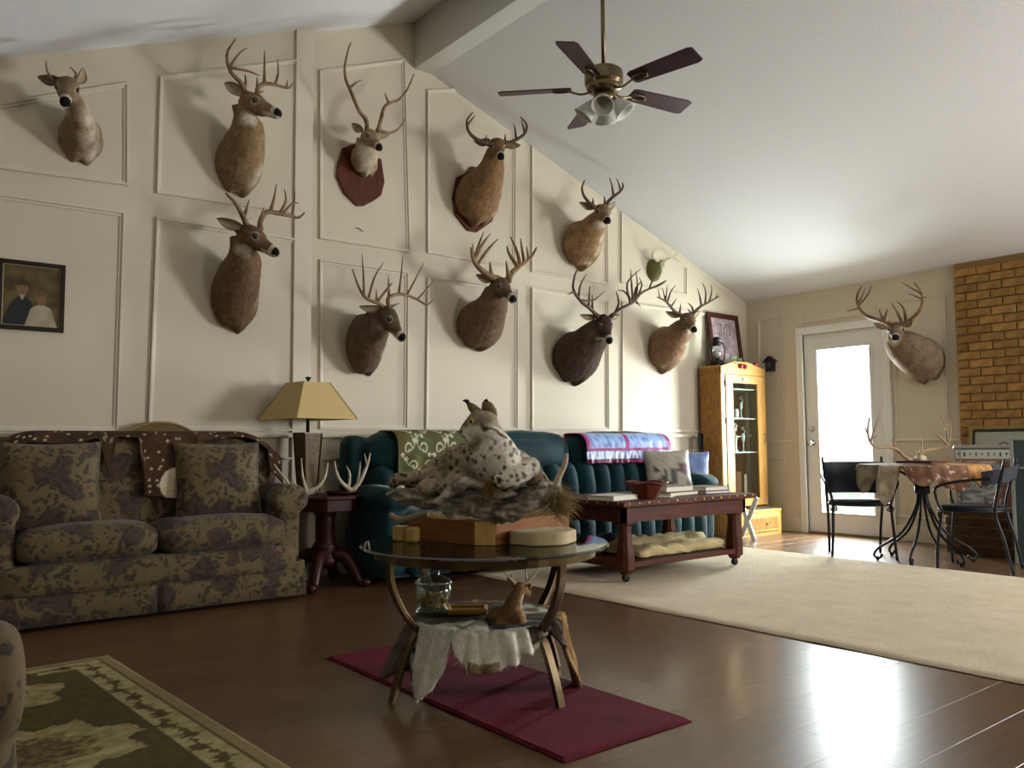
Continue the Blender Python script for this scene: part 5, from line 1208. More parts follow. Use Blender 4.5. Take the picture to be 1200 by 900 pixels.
# ------------------------------------------------------------------ oak corner cabinet
P1, P2, P3 = V((6.86, 5.27, 0)), V((7.61, 5.27, 0)), None; cz0, cz1 = .26, 1.70
fd_ = (P2 - P1).normalized(); fn_ = V((fd_.y, -fd_.x, 0)); 
if fn_.dot(V((0, -1, 0))) < 0: fn_ = -fn_
cab = thing('corner_cabinet', (7.2, 5.25, 0), 'oak corner display cabinet with glazed door and peaked top', 'cabinet')
LB = V((6.86, WY - .03, 0)); RB = V((7.61, WY - .03, 0)); CB = V((7.2, WY - .03, 0))
def slab(a, b, z0, z1, th, m, nm, inward):
    n = (b - a).normalized(); n = V((-n.y, n.x, 0))
    if n.dot(V(inward) - a) < 0: n = -n
    return MB().prism([V((a.x, a.y, z0)), V((b.x, b.y, z0)), V((b.x, b.y, z1)), V((a.x, a.y, z1))], n * th)
inw = (7.25, 5.4, 0)
slab(LB, P1, cz0, cz1, .018, m_oakside, '', inw).build('side_panel', m_oakside, cab, bevel=.002)
slab(P2, RB, cz0 + .06, cz1 - .08, .006, m_glass, '', inw).build('side_pane', m_glass, cab)
slab(P2, RB, cz0, cz0 + .06, .018, m_oak, '', inw).build('side_rail', m_oak, cab); slab(P2, RB, cz1 - .08, cz1, .018, m_oak, '', inw).build('side_rail', m_oak, cab); slab(RB - V((0, .03, 0)), RB, cz0, cz1, .018, m_oak, '', inw).build('side_stile', m_oak, cab)
slab(LB, CB, cz0, cz1, .01, None, '', inw).build('back_panel', m_oakside, cab); slab(CB, RB, cz0, cz1, .01, None, '', inw).build('back_panel', m_oakside, cab)
foot = [LB, P1, P2, RB, CB]
MB().prism([V((p.x, p.y, cz1)) for p in foot], (0, 0, .015)).build('top_panel', m_oak, cab); MB().prism([V((p.x, p.y, cz0 - .015)) for p in foot], (0, 0, .02)).build('bottom_panel', m_oak, cab)
W = (P2 - P1).length
def fq(s, z, d=0): return P1 + fd_ * s + fn_ * d + V((0, 0, z))
st_ = .065
MB().prism([fq(0, cz0), fq(st_, cz0), fq(st_, cz1), fq(0, cz1)], fn_ * .02).build('stile', m_oak, cab, bevel=.002)
MB().prism([fq(W - .02, cz0), fq(W, cz0), fq(W, cz1), fq(W - .02, cz1)], fn_ * .02).build('stile', m_oak, cab, bevel=.002)
MB().prism([fq(0, cz1 - .07), fq(W, cz1 - .07), fq(W, cz1), fq(W * .62, cz1 + .065), fq(W * .30, cz1 + .065), fq(0, cz1 + .005)], fn_ * .024).build('peaked_crown', m_oak, cab, bevel=.003)
d0, d1, zb_, zt_ = st_ + .006, W - .022, cz0 + .02, cz1 - .075; g0, g1, gb, gt2 = d0 + .115, d1 - .13, zb_ + .075, zt_ - .085
dm = MB()
for q in ([(d0, zb_), (g0, zb_), (g0, zt_), (d0, zt_)], [(g1, zb_), (d1, zb_), (d1, zt_), (g1, zt_)], [(g0, zb_), (g1, zb_), (g1, gb), (g0, gb)], [(g0, gt2), (g1, gt2), (g1, zt_), (g0, zt_)]):
    dm.prism([fq(s, z, .006) for s, z in q], fn_ * .022)
cdoor = dm.build('door', m_oak, cab, bevel=.002)
MB().prism([fq(g0, gb, .010), fq(g1, gb, .010), fq(g1, gt2, .010), fq(g0, gt2, .010)], fn_ * .004).build('pane', m_glass, cdoor)
for z in (1.50, 1.12, .45): MB().prism([fq(d0 - .012, z, .02), fq(d0 + .004, z, .02), fq(d0 + .004, z + .06, .02), fq(d0 - .012, z + .06, .02)], fn_ * .012).build('hinge', m_black, cdoor)
MB().tube(bez([fq(d1 - .035, .93, .028), fq(d1 - .035, .94, .045), fq(d1 - .035, .975, .05), fq(d1 - .035, 1.01, .045), fq(d1 - .035, 1.02, .028)], 4), .005, 8).build('handle', m_brass, cdoor, smooth=True)
pq = (d0 + d1) / 2
for q, m__, nm in (((.055, .0, .032), m_dkwood, 'name_plate'), ((.045, .004, .022), m_white, 'plate_lettering')):
    MB().prism([fq(pq - q[0], zt_ - .058 + q[1], .028), fq(pq + q[0], zt_ - .058 + q[1], .028), fq(pq + q[0], zt_ - .058 + q[1] + q[2], .028), fq(pq - q[0], zt_ - .058 + q[1] + q[2], .028)], fn_ * (.006 if nm == 'name_plate' else .008)).build(nm, m__, cdoor)
m_gsh = mat('shelf_edge', 'B8C4B8', .2)
ici = [V((p.x, p.y, 0)) + (V((7.25, 5.4, 0)) - V((p.x, p.y, 0))) * .06 for p in foot]
shz = [.66, 1.10, 1.46]; shz = [.655, .90 - .0, 1.22, 1.50]
shz = [.82, 1.17, 1.475]
for z in shz: MB().prism([V((p.x, p.y, z)) for p in ici], (0, 0, .014)).build('shelf', m_gsh, cab)
def cp(s, b, z): return fq(g0 + (g1 - g0) * s, z, -b)
def crystal(c, h, m, label, cat, nm='figurine', k=0):
    t = thing(nm, c, label, cat)
    MB().lathe(c, [(.022, .001), (.024, .006), (.006, .014), (.005, h * .4), (.012, h * .45), (.02, h * .6), (.016, h * .75), (.004, h * .8)], 14).build('body', m, t, smooth=True)
    MB().tube(bez([V(c) + V((0, 0, h * .75)), V(c) + V((.012, -.02, h * .9)), V(c) + V((-.01, .01, h)), V(c) + V((.01, -.01, h * 1.08))], 4), .005, 6).build('flourish', m, t, smooth=True)
m_por = mat('porcelain', 'E4DFD0', .4); m_cry = mat('pale_crystal', 'C8D0D0', .1, coat=.5)
z2 = shz[1] + .0145; z1 = shz[0] + .0145; z3 = shz[2] + .0145
c_ = cp(.10, .06, z2); bt = thing('blue_bottle', c_, 'small bright blue bottle with white cap on the upper cabinet shelf', 'bottle')
MB().lathe(c_, [(.02, .001), (.022, .004), (.022, .075), (.012, .09), (.012, .10)], 16).build('bottle_body', mat('blue_plastic', '1F6FC4', .3), bt, smooth=True); MB().lathe(c_, [(.013, .10), (.013, .125), (.011, .127)], 16).build('cap', m_white, bt, smooth=True)
c_ = cp(.40, .07, z2); MB().lathe(c_, [(.022, .001), (.03, .02), (.033, .06), (.025, .085), (.03, .095), (.025, .094), (.02, .08), (.02, .01)], 20).build('white_vase', m_por, None, smooth=True, origin=c_, label='short white vase on the upper cabinet shelf', cat='vase')
crystal(cp(.28, .16, z2), .19, m_cry, 'tall clear figurine behind the blue bottle', 'figurine'); crystal(cp(.72, .10, z2), .21, m_cry, 'clear figurine at the right of the upper cabinet shelf', 'figurine')
c_ = cp(.38, .08, z1); cs_ = thing('cake_stand', c_, 'white pedestal dish on the middle cabinet shelf', 'dish')
MB().lathe(c_, [(.035, .001), (.03, .01), (.016, .03), (.018, .12), (.03, .15)], 20).build('stem', m_por, cs_, smooth=True); MB().lathe(c_, [(.03, .15), (.065, .155), (.068, .163), (.06, .16)], 24).build('plate', m_por, cs_, smooth=True)
crystal(V(c_) + V((0, 0, .164)), .12, m_por, 'white curled figurine standing on the pedestal dish', 'figurine'); crystal(cp(.78, .10, z1), .24, m_cry, 'tall clear figurine at the right of the middle cabinet shelf', 'figurine'); crystal(cp(.08, .07, z1), .15, m_cry, 'small clear figurine at the left of the middle cabinet shelf', 'figurine')
for s, b, h, r, cc, lb_ in ((.18, .12, .42, .03, '6B3A28', 'tall red brown box standing at the left in the cabinet bottom'), (.52, .10, .36, .028, '9A6A4A', 'tan upright box in the middle of the cabinet bottom'), (.72, .07, .33, .012, 'C8C0B0', 'thin pale upright tube at the right in the cabinet bottom')):
    c_ = cp(s, b, cz0 + .006); MB().box(V(c_) + V((0, 0, h / 2)), (r * 2, r * 2, h), .8).build('upright_box', mat('box_' + cc, cc, .6), None, bevel=.003, origin=c_, label=lb_, cat='box')
# drawer plinth
Q1, Q2 = V((6.84, 5.03, 0)), V((7.50, 5.03, 0)); Q1.z = Q2.z = 0
fd2 = (Q2 - Q1).normalized(); fn2 = V((fd2.y, -fd2.x, 0)); fn2 = fn2 if fn2.dot(V((0, -1, 0))) > 0 else -fn2
pb = thing('drawer_base', ((Q1 + Q2) / 2), 'low oak drawer base under the corner cabinet', 'drawer unit'); W2 = (Q2 - Q1).length
LB2 = V((Q1.x, WY - .03, 0)); RB2 = V((Q2.x, WY - .03, 0)); cbt = V((7.2, WY - .03, 0))
MB().prism([V((p.x, p.y, 0)) for p in (LB2, Q1, Q2, RB2, cbt)], (0, 0, .235)).build('carcase', m_oak, pb); MB().prism([V((p.x, p.y, .235)) + (V((p.x, p.y, .235)) - V((7.17, 5.28, .235))) * .02 for p in (LB2, Q1, Q2, RB2, cbt)], (0, 0, .02)).build('top', m_oak, pb, bevel=.004)
fr = lambda s, z, d=0: Q1 + fd2 * s + fn2 * d + V((0, 0, z))
for sg in (0,):
    dw = MB().prism([fr(.05, .04, 0), fr(W2 - .05, .04, 0), fr(W2 - .05, .205, 0), fr(.05, .205, 0)], fn2 * .014).build('drawer', m_oak, pb, bevel=.004)
    MB().prism([fr(.075, .065, .014), fr(W2 - .075, .065, .014), fr(W2 - .075, .18, .014), fr(.075, .18, .014)], fn2 * .004).build('drawer_panel', m_oakside, dw, bevel=.003)
    MB().tube(bez([fr(W2 * .62 - .03, .125, .016), fr(W2 * .62 - .02, .115, .03), fr(W2 * .62 + .02, .115, .03), fr(W2 * .62 + .03, .125, .016)], 4), .005, 8).build('drawer_pull', m_brass, dw, smooth=True)
c_ = V((7.30, 5.15, .2555)); MB().box(c_ + V((0, 0, .008)), (.26, .14, .015), -.1).build('dark_folder', m_black, None, bevel=.002, origin=c_, label='thin dark folder lying on the low drawer base', cat='folder')
# things on top of the cabinet
tz_ = cz1 + .016
c_ = V((6.96, 5.37, tz_)); ln_ = thing('oil_lantern', c_, 'black metal oil lantern on top of the oak cabinet', 'lantern')
MB().lathe(c_, [(.06, .001), (.07, .008), (.07, .045), (.05, .06), (.03, .07), (.03, .085)], 22).build('fuel_tank', m_black, ln_, smooth=True)
MB().lathe(c_, [(.03, .086), (.048, .12), (.05, .16), (.036, .205), (.03, .215)], 20).build('globe', MATS['jar_glass'], ln_, smooth=True)
MB().lathe(c_, [(.035, .215), (.055, .225), (.04, .25), (.042, .27), (.05, .275), (.03, .30), (.008, .305)], 20).build('chimney', m_black, ln_, smooth=True)
for sg in (-1, 1): MB().tube(bez([c_ + V((sg * .05, -sg * .04, .03)), c_ + V((sg * .066, -sg * .05, .12)), c_ + V((sg * .06, -sg * .045, .22)), c_ + V((sg * .03, -sg * .02, .25))], 4), .006, 8).build('side_tube', m_black, ln_, smooth=True)
MB().tube(bez([c_ + V((-.06, .045, .2)), c_ + V((-.05, .0, .33)), c_ + V((.05, 0, .33)), c_ + V((.06, -.045, .2))], 5), .002, 5).build('bail', m_iron, ln_)
# framed deer sketch leaning on the wall
fa = [PC(838, 371, 8.55), PC(873, 374, 8.75), PC(878, 436, 8.6), PC(846, 436, 8.4)]
Wd = (fa[3] - fa[2]).length; cc0 = V((7.28, 5.45, tz_)); fr_ = thing('framed_sketch', cc0, 'brown framed deer sketch leaning on the wall above the oak cabinet', 'picture')
R = Matrix.Rotation(math.radians(-7), 3, 'X')
fw, fh, b_ = .53, .60, .055
def pf(x, z, y=0): return cc0 + R @ V((x, y, z))
def picframe(root, pf, fw, fh, b_, m, th=.02, nm='frame'):
    mb = MB()
    for q in ([(-fw / 2, 0), (fw / 2, 0), (fw / 2 - b_, b_), (-fw / 2 + b_, b_)], [(-fw / 2, fh), (-fw / 2 + b_, fh - b_), (fw / 2 - b_, fh - b_), (fw / 2, fh)], [(-fw / 2, 0), (-fw / 2 + b_, b_), (-fw / 2 + b_, fh - b_), (-fw / 2, fh)], [(fw / 2, 0), (fw / 2, fh), (fw / 2 - b_, fh - b_), (fw / 2 - b_, b_)]):
        mb.prism([pf(x, z, 0) for x, z in q], (pf(0, 0, th) - pf(0, 0, 0)))
    return mb.build(nm, m, root, bevel=.003)
picframe(fr_, pf, fw, fh, b_, mat('walnut_frame', '4A2618', .4, col2='331810', vscale=10), .022)
def sketch(u, v):
    n = noise.noise(V((u * 7, v * 9, 2))); n2 = noise.noise(V((u * 26, v * 30, 5))); c = mixc(lin((.66, .60, .60)), lin((.54, .46, .48)), clampf(.5 + n))
    x, y = u - .5, v - .45; d = math.hypot(x / .16, y / .26)
    if d < 1: c = mixc(c, lin((.34, .30, .32)), clampf((1 - d) * 1.5 + n2 * .8, 0, .6))
    for sg in (-1, 1):
        if abs(math.hypot(x - sg * .14, y - .30) - .13) < .012 and y > .15: c = lin((.36, .32, .33))
        for k in range(3):
            if abs(x - sg * (.12 + .07 * k)) < .01 and .2 < y < .42: c = lin((.38, .34, .35))
    if y < -.25 + .1 * n: c = mixc(c, lin((.42, .36, .34)), .5)
    return c
sheet_obj('sketch', lambda u, v: pf(-fw / 2 + b_ + (fw - 2 * b_) * u, b_ + (fh - 2 * b_) * v, .014), 60, 80, m_print, fr_, sketch, .003, smooth=False)
# flowers and fruit
rg = random.Random(8); c_ = V((6.99, 5.20, cz1 + .02)); c_ = fq(W * .36, cz1 + .03, -.03); fl = thing('greenery', c_, 'sprig of green leaves on the front of the oak cabinet top', 'plant')
mlf = [mat('leaf_green', '4C7A3A', .6), mat('leaf_pale', '8FA97A', .6)]
for k in range(34):
    p = c_ + fd_ * rg.uniform(-.09, .15) + fn_ * rg.uniform(-.02, .05) + V((0, 0, rg.uniform(0, .07))); d = V((rg.uniform(-1, 1), rg.uniform(-1, 1), rg.uniform(.0, 1.2))).normalized() * .045; s = d.cross(V((0, 0, 1))).normalized() * .011
    mb = MB().add([p, p + d * .5 + s, p + d, p + d * .5 - s, p + d * .5 + V((0, 0, .006))], [(0, 1, 4), (1, 2, 4), (2, 3, 4), (3, 0, 4)]); mb.build('leaf', mlf[k % 2], fl)
for i, (s, z, d_) in enumerate(((.42, .02, .035), (.52, .018, .035), (.80, .055, .01))):
    c_ = fq(W * s, cz1 + z, d_); t = thing('red_apple', c_, ['red apple at the left of the greenery on the oak cabinet', 'red apple just right of the greenery on the oak cabinet', 'red apple apart at the right corner of the oak cabinet'][i], 'fruit', 'apples on the cabinet')
    MB().lathe(c_, [(.003, -.024), (.014, -.027), (.024, -.014), (.027, .002), (.022, .018), (.010, .022), (.003, .016)], 14).build('apple_body', mat('apple_red', 'A81E34', .3), t, smooth=True); MB().tube([c_ + V((0, 0, .016)), c_ + V((.003, 0, .032))], .0015, 5).build('stem', m_black, t)
# cuckoo-clock shaped ornament
oc = PX(904, 428, WX - .0); t = thing('wall_ornament', oc, 'small dark house shaped clock on the far wall left of the door', 'ornament')
xo = WX - .001; yo, zo = oc.y, oc.z
MB().prism([(xo, yo - .05, zo - .07), (xo, yo + .05, zo - .07), (xo, yo + .055, zo + .04), (xo, yo, zo + .08), (xo, yo - .055, zo + .04)], (-.04, 0, 0)).build('case', mat('dark_pewter', '2A2B2E', .5, bump=.4), t, bevel=.004)
MB().beam((xo - .025, yo, zo + .095), (xo - .025, yo + .075, zo + .035), .055, .01).beam((xo - .025, yo, zo + .095), (xo - .025, yo - .075, zo + .035), .055, .01).build('roof', MATS['dark_pewter'], t)
q = MB().lathe((0, 0, 0), [(.003, 0), (.026, 0), (.026, .006), (.003, .007)], 18); q.v = [(xo - .04 - v[2], yo + v[0], zo + v[1]) for v in q.v]; q.build('dial', mat('pewter', '55565A', .4), t)
# white folding stand by the cabinet
b0_ = V((6.80, 4.86, 0)); t = thing('folding_stand', b0_, 'white folding tray stand with crossed legs between coffee table and cabinet', 'stand')
e1, e2 = PC(886, 583, 8.0), PC(868, 630, 7.9); e1b, e2b = PC(868, 600, 8.1), PC(884, 634, 8.05)
for a, b in ((PY(887, 583, 4.78), PZ(869, 630, 0)), (PY(869, 590, 5.02), PZ(884, 633, 0))):
    b.z = .0; MB().beam(a, b + V((0, 0, .004)), .045, .02, up=(1, 0, 0)).build('leg', m_white, t, bevel=.002)
    MB().ell(a + (b - a) * .3 + V((-.012, -.012, 0)), .006, 8, 5).build('bolt', m_black, t)

# ------------------------------------------------------------------ dining nook
def iron_chair(name, loc, rotz, label, panel=True):
    t = thing(name, loc, label, 'chair', 'black iron chairs at the round hide covered table', rotz=rotz)
    # seat: thin padded disc, front at +y
    MB().lathe((0, 0, 0), [(.03, .425), (.20, .42), (.225, .435), (.215, .45), (.16, .46), (.02, .463)], 32, 1.02, .95).build('seat', mat('black_cushion', '141519', .6), t, smooth=True)
    q = [(.235 * math.cos(a), .22 * math.sin(a), .425) for a in [2 * pi * i / 32 for i in range(32)]]; MB().tube(q, .009, 8, closed=True).build('seat_ring', m_iron, t, smooth=True)
    for sx in (-1, 1):
        MB().tube(bez([(sx * .24, .20, 0), (sx * .225, .19, .20), (sx * .215, .16, .425)], 4), .011, 8).build('leg', m_iron, t, smooth=True)
        MB().tube(bez([(sx * .20, -.27, 0), (sx * .205, -.23, .22), (sx * .215, -.18, .425), (sx * .225, -.215, .62), (sx * .235, -.26, .80)], 5), .011, 8).build('leg', m_iron, t, smooth=True)
        MB().tube(bez([(sx * .215, .16, .425), (sx * .235, .19, .52), (sx * .27, .17, .60), (sx * .275, .0, .645), (sx * .25, -.18, .66)], 5), .010, 8).build('arm', m_iron, t, smooth=True)
        MB().tube([(sx * .21 + .028 * (1 - k / 22) * math.cos(k * .6), .18 + .0 * k, .40 - .028 * (1 - k / 22) * math.sin(k * .6)) for k in range(18)], .005, 6).build('scroll', m_iron, t, smooth=True)
    z0, z1 = (.50, .76) if panel else (.66, .76); n = 18; mb = MB(); vs = []; fs = []
    for i in range(n + 1):
        a = math.radians(200 + 140 * i / n) if not panel else math.radians(212 + 116 * i / n)
        for rr, z in ((.265, z0), (.285, z1), (.272, z1), (.252, z0)): vs.append((rr * math.cos(a), rr * math.sin(a) + (-.02), z + (.0 if panel else -.10 * abs(i / n - .5))))
    for i in range(n):
        for j in range(4): fs.append((i * 4 + j, i * 4 + (j + 1) % 4, i * 4 + 4 + (j + 1) % 4, i * 4 + 4 + j))
    fs += [(0, 3, 2, 1), (n * 4, n * 4 + 1, n * 4 + 2, n * 4 + 3)]
    mb.add(vs, fs).build('back_panel', mat('grey_leather', '2A2B33', .6), t)
    return t
iron_chair('dining_chair', (6.45, 3.60, 0), math.radians(128), 'black iron dining chair with solid back panel, in front of the glazed door')
iron_chair('dining_chair', (6.46, 2.72, 0), math.radians(12), 'black iron dining chair with open curved back, beside the brick hearth', panel=False)
tt = V((6.56, 3.13, 0)); dt = thing('dining_table', tt, 'round glass table on splayed black iron rods, covered with animal hides', 'table')
MB().lathe(tt, [(.44, .722), (.45, .728), (.44, .734)], 48).build('tabletop', m_glasst, dt)
for k in range(6):
    a = math.radians(60 * k + 10); d = V((math.cos(a), math.sin(a), 0))
    mb = MB().tube(bez([tt + d * .20 + V((0, 0, .72)), tt + d * .08 + V((0, 0, .64)), tt + d * .035 + V((0, 0, .55)), tt + d * .05 + V((0, 0, .42)), tt + d * .16 + V((0, 0, .22)), tt + d * .33 + V((0, 0, .10)), tt + d * .37 + V((0, 0, .04)), tt + d * .33 + V((0, 0, .02)), tt + d * .31 + V((0, 0, .05))], 5), .010, 8)
    lg = mb.build('leg', m_iron, dt, smooth=True); MB().ell(tt + d * .345 + V((0, 0, .016)), .017, 10, 7).build('foot', m_iron, lg, smooth=True)
MB().lathe(tt, [(.05, .52), (.055, .525), (.055, .575), (.05, .58)], 20).build('collar', m_iron, dt, smooth=True)
def flap2(a):
    a %= 360; L = .04
    for c, w_, l in ((150, 16, .24), (176, 12, .30), (205, 16, .15), (232, 18, .21), (262, 16, .16), (288, 14, .12)):
        e = max(0, 1 - (abs(a - c) / w_) ** 2); L = max(L, l * e ** .6)
    return L + .02 * math.sin(math.radians(a * 9)) * .7 + .012 * noise.noise(V((a * .3, 2, 0)))
RT = .452
def hp2(u, v):
    a = 360 * u; ar = math.radians(a); tot = RT + flap2(a); s = v * tot; d = V((math.cos(ar), math.sin(ar), 0)); wob = .010 * noise.noise(V((d.x * 5, d.y * 5, v * 2)))
    if s < RT: return tt + d * s + V((0, 0, .745 + wob * .4))
    k = s - RT; return tt + d * (RT + .02 * (1 - math.exp(-k * 20)) + .12 * k + .02 * noise.noise(V((d.x * 9, d.y * 9, k * 6)))) + V((0, 0, .745 - max(0, k - .01) * .96))
def hc2(u, v):
    a = 360 * u; tot = RT + flap2(a); s = v * tot; n1 = noise.noise(V((math.cos(math.radians(a)) * s * 12, math.sin(math.radians(a)) * s * 12, 3))); n3 = noise.noise(V((math.cos(math.radians(a)) * s * 40, math.sin(math.radians(a)) * s * 40, 9)))
    br_, gy, tn_, wh_ = lin((.44, .31, .24)), lin((.55, .50, .42)), lin((.74, .56, .33)), lin((.80, .75, .66))
    if n3 > .42 and 186 < a < 247: return wh_
    if a > 247: return mixc(tn_, lin((.66, .46, .24)), clampf(.5 + n1))
    if a < 166: return mixc(gy, lin((.42, .39, .34)), clampf(.5 + n1 * 2))
    if 166 <= a < 186 and s > RT*.8: return mixc(gy, wh_, clampf(.4 + n1))
    return mixc(br_, lin((.56, .42, .33)), clampf(.4 + n1 * 1.4))
sheet_obj('table_hide', hp2, 240, 60, m_fur, None, hc2, .008, origin=tt + V((0, 0, .74)), label='spotted brown and tan deer hide draped over the round dining table', cat='animal hide')
pb_ = V((6.50, 3.10, .758)); apl = thing('antler_plaque', pb_, 'large antler rack on a flat brown board lying on the hide covered dining table', 'antler plaque')
MB().box(pb_ + V((0, 0, .010)), (.20, .30, .022), -.15).build('board', m_shield, apl, bevel=.005)
MB().ell(pb_ + V((0, 0, .035)), (.05, .04, .03)).build('skull_plate', m_antw, apl, smooth=True)
pd = lambda x, y, d: PC(x, y, 6.45 - d)
antlers(apl, [([(1068, 540), (1060, 535), (1051, 527), (1040, 524), (1028, 524), (1020, 518), (1017, 505), (1019, 489)], [[(1021, 516), (1026, 512), (1031, 506)], [(1020, 517), (1026, 500), (1031, 483)], [(1049, 526), (1047, 516), (1047, 509)], [(1018, 508), (1013, 500)]], .12),
              ([(1073, 540), (1078, 532), (1086, 528), (1098, 526), (1109, 523), (1113, 509), (1113, 496), (1107, 485)], [[(1079, 531), (1080, 520), (1080, 511)], [(1109, 521), (1100, 511), (1092, 504)], [(1110, 517), (1108, 500), (1101, 484)], [(1112, 514), (1108, 505), (1102, 494)]], .0)], pd, 0, mat('antler_buff', 'A48A68', .55, col2='7A6044', vscale=14), .014)
# display box standing on the hearth
hb0 = V((7.33, 2.99, .361)); bx = thing('display_box', hb0, 'chrome topped display box with wildlife scenes standing on the hearth', 'box'); 
bw_, bh_ = .40, .50; bR = Matrix.Rotation(math.radians(-70), 3, 'Z')     # local x runs along the front
def bq(x, y, z): return hb0 + bR @ V((x, y, z))
def bprism(x0, x1, z0, z1, y0, dy): return MB().prism([bq(x0, y0, z0), bq(x1, y0, z0), bq(x1, y0, z1), bq(x0, y0, z1)], bR @ V((0, dy, 0)))
bprism(-bw_ / 2, bw_ / 2, 0, bh_, 0, .16).build('case', mat('box_brown', '4A3222', .5), bx, bevel=.003)
bprism(-bw_ / 2 - .01, bw_ / 2 + .01, bh_, bh_ + .035, -.01, .18).build('chrome_top', m_chrome, bx, bevel=.006)
bprism(-bw_ / 2 + .03, -bw_ / 2 + .045, 0, bh_, -.006, .008).build('corner_strip', m_chrome, bx)
def wild(u, v):
    n = noise.noise(V((u * 9, v * 7, 2))); n2 = noise.noise(V((u * 24, v * 22, 6))); n3 = noise.noise(V((u * 5, v * 16, 9)))
    if v > .84: return lin((.16, .18, .18)) if (abs((u * 9) % 1 - .5) < .12 and abs(v - .92) < .02 + .015 * (int(u * 9) % 2)) else lin((.70, .72, .68))
    if v > .80: return lin((.55, .36, .26))
    c = mixc(lin((.62, .62, .58)), lin((.40, .42, .42)), clampf(.5 + n3 * 2))
    if .35 < v < .55 and n2 > .12: c = lin((.20, .17, .13))
    if .05 < v < .28 and u > .5 and n > .05: c = lin((.46, .28, .16))
    if .62 < v < .72 and n > .1: c = lin((.34, .28, .20))
    if v < .1 and u < .6: c = lin((.22, .22, .20))
    if u > .80: c = mixc(c, lin((.34, .20, .12)), .75)
    return c
sheet_obj('scene_print', lambda u, v: bq(-bw_ / 2 + .005 + (bw_ - .01) * u, -.004, .01 + (bh_ - .015) * v), 90, 100, m_print, bx, wild, .002, smooth=False)
sk = chunk('skull_fragment', (7.27, 2.60, .361 + .045), (.05, .07, .045), m_antw, 'small white bone on the hearth beside the display box', 'bone', 4)
# framed print leaning on the bricks
pr0 = V((7.56, 2.94, .361)); pt_ = thing('framed_print', pr0, 'print in a gold and green frame leaning on the brick behind the display box', 'picture')
pR = Matrix.Rotation(math.radians(-90), 3, 'Z') @ Matrix.Rotation(math.radians(-7), 3, 'X')
pf2 = lambda x, z, y=0: pr0 + pR @ V((x, y, z))
picframe(pt_, pf2, .56, .70, .03, mat('gold_frame', '8C7A44', .35, metal=.5), .02)
pf3 = lambda x, z, y=0: pf2(x, z + .03, y + .002); picframe(pt_, pf3, .50, .64, .02, mat('dark_green_frame', '1E2A20', .5), .016, 'inner_frame')
def bloom(u, v):
    c = lin((.62, .63, .58)); x, y = u - .5, v - .52
    arch = .24 + (.06 if abs(x) < .12 else 0) + .02 * math.cos(x * 20)
    if (abs(abs(x) - .27) < .008 and -.4 < y < arch) or (abs(y - arch) < .008 and abs(x) < .27): return lin((.18, .16, .14))
    if math.hypot(x / .17, (y - .02) / .2) < 1 + .4 * noise.noise(V((u * 12, v * 12, 1))): return mixc(lin((.40, .30, .36)), lin((.55, .45, .50)), clampf(.5 + noise.noise(V((u * 22, v * 22, 4)))))
    return c
sheet_obj('print', lambda u, v: pf2(-.23 + .46 * u, .05 + .60 * v, .012), 60, 70, m_print, pt_, bloom, .002, smooth=False)
# tall dark panel in a pale frame at the right edge
ed = PZ(1192, 661, 0); t0 = V((ed.x, ed.y, 0)); tp_ = thing('leaning_board', t0, 'tall dark grey panel in a pale metal frame at the right edge', 'panel')
dv_ = V((.25, -.968, 0)).normalized(); nv_ = V((-.968, -.25, 0))
def tq(s, z, d=0): return t0 + dv_ * s + nv_ * d + V((0, 0, z))
MB().prism([tq(.0, .01), tq(.6, .01), tq(.6, .94), tq(.0, .94)], nv_ * -.02).build('panel', mat('slate_glass', '3E4A4C', .35), tp_)
mf = mat('pale_metal', 'A8ACA6', .4, metal=.6)
for q in ((-.012, .012, 0, .95), (.59, .61, 0, .95), (0, .6, .93, .95), (0, .6, 0, .012)):
    MB().prism([tq(q[0], q[2], .004), tq(q[1], q[2], .004), tq(q[1], q[3], .004), tq(q[0], q[3], .004)], nv_ * -.028).build('frame_rail', mf, tp_, bevel=.002)
MB().prism([tq(.05, .715, .012), tq(.5, .705, .012), tq(.5, .72, .012), tq(.05, .73, .012)], nv_ * -.01).build('cross_rail', mf, tp_)
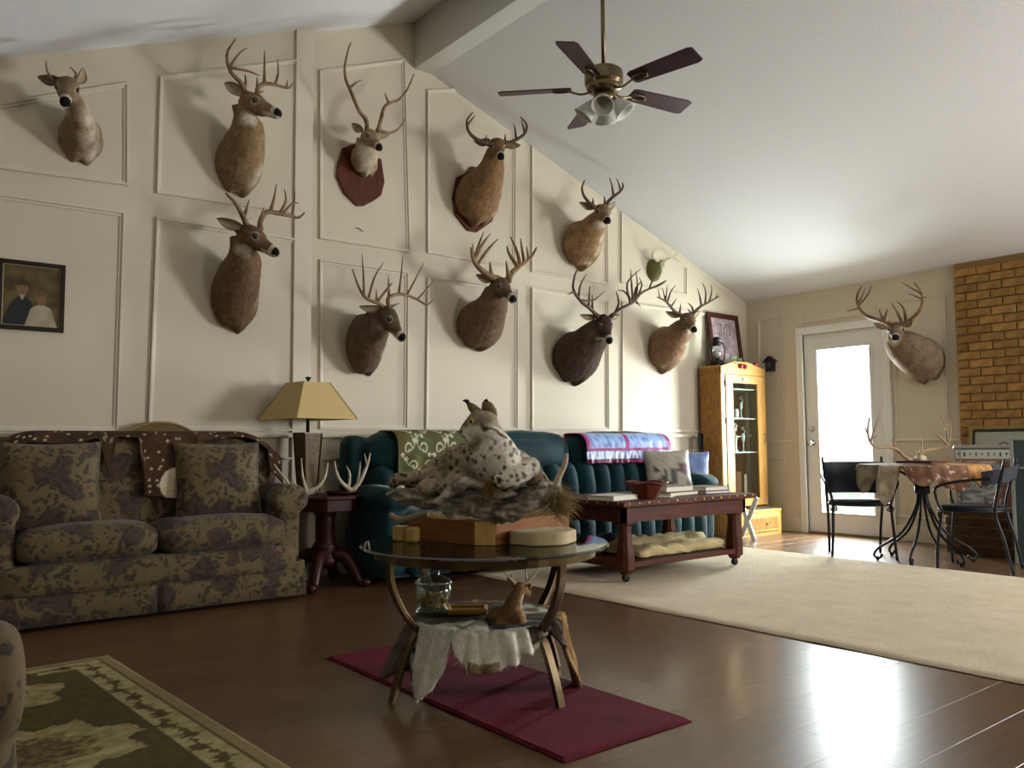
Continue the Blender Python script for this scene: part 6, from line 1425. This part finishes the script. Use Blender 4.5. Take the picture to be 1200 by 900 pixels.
# framed portrait on the left wall
pc = V((.785, LWY - .003, 1.605)); pp = thing('framed_portrait', pc, 'dark framed portrait of two people, hanging above the floral loveseat', 'picture'); pw, ph = .345, .405
pf4 = lambda x, z, y=0: V((pc.x + x, pc.y - .022 + y, pc.z + z))
picframe(pp, pf4, pw, ph, .026, mat('dark_frame', '1E140C', .4), .02); 
pf5 = lambda x, z, y=0: V((pc.x + x, pc.y - .016 + y, pc.z + .024 + z)); picframe(pp, pf5, pw - .048, ph - .048, .006, mat('pale_fillet', 'A8946C', .5), .012, 'fillet')
def port(u, v):
    n = noise.noise(V((u * 5, v * 5, 3))); c = mixc(lin((.26, .21, .12)), lin((.38, .32, .17)), clampf(.5 + n * 1.5))
    x1, y1 = u - .34, v - .62; x2, y2 = u - .68, v - .46
    if v < .50 - abs(x1) ** 2 * 4 and abs(x1) < .30 + (.5 - v) * .1: c = lin((.13, .14, .14))
    if math.hypot(x1 / .10, y1 / .12) < 1: c = lin((.46, .36, .24))
    if math.hypot(x1 / .11, (y1 - .06) / .08) < 1 and y1 > .05: c = lin((.24, .18, .11))
    if abs(x1) < .05 - (.50 - v) * .6 and .42 < v < .51: c = lin((.62, .56, .44))
    if abs(x2) < .16 + (.36 - v) * .35 and v < .36 - x2 * x2 * 2.0: c = mixc(lin((.66, .62, .52)), lin((.56, .52, .42)), clampf(.5 + n))
    if math.hypot(x2 / .085, y2 / .11) < 1: c = lin((.48, .37, .25))
    if math.hypot(x2 / .10, (y2 - .07) / .08) < 1 and y2 > .05: c = lin((.36, .29, .19))
    for x, y in ((x1, y1), (x2, y2)):
        for sg in (-1, 1):
            if math.hypot((x - sg * .035) / .016, (y - .012) / .009) < 1: c = lin((.18, .13, .09))
        if math.hypot(x / .03, (y + .055) / .008) < 1: c = lin((.34, .20, .15))
    return c
sheet_obj('portrait', lambda u, v: V((pc.x - .145 + .29 * u, pc.y - .010, pc.z + .03 + (ph - .06) * v)), 90, 100, m_print, pp, port, .002, smooth=False)
# tiny dark bracket below the red plaque
hk = PG(421, 270, .0); t = MB().tube(bez([hk + V((-.035, -.01, .012)), hk + V((-.01, -.014, .012)), hk + V((.015, -.014, -.005)), hk + V((.03, -.01, -.004))], 4), .003, 6).build('wall_hook', m_black, None, smooth=True, origin=hk, label='tiny dark hook on the wall below the red plaque', cat='hook')
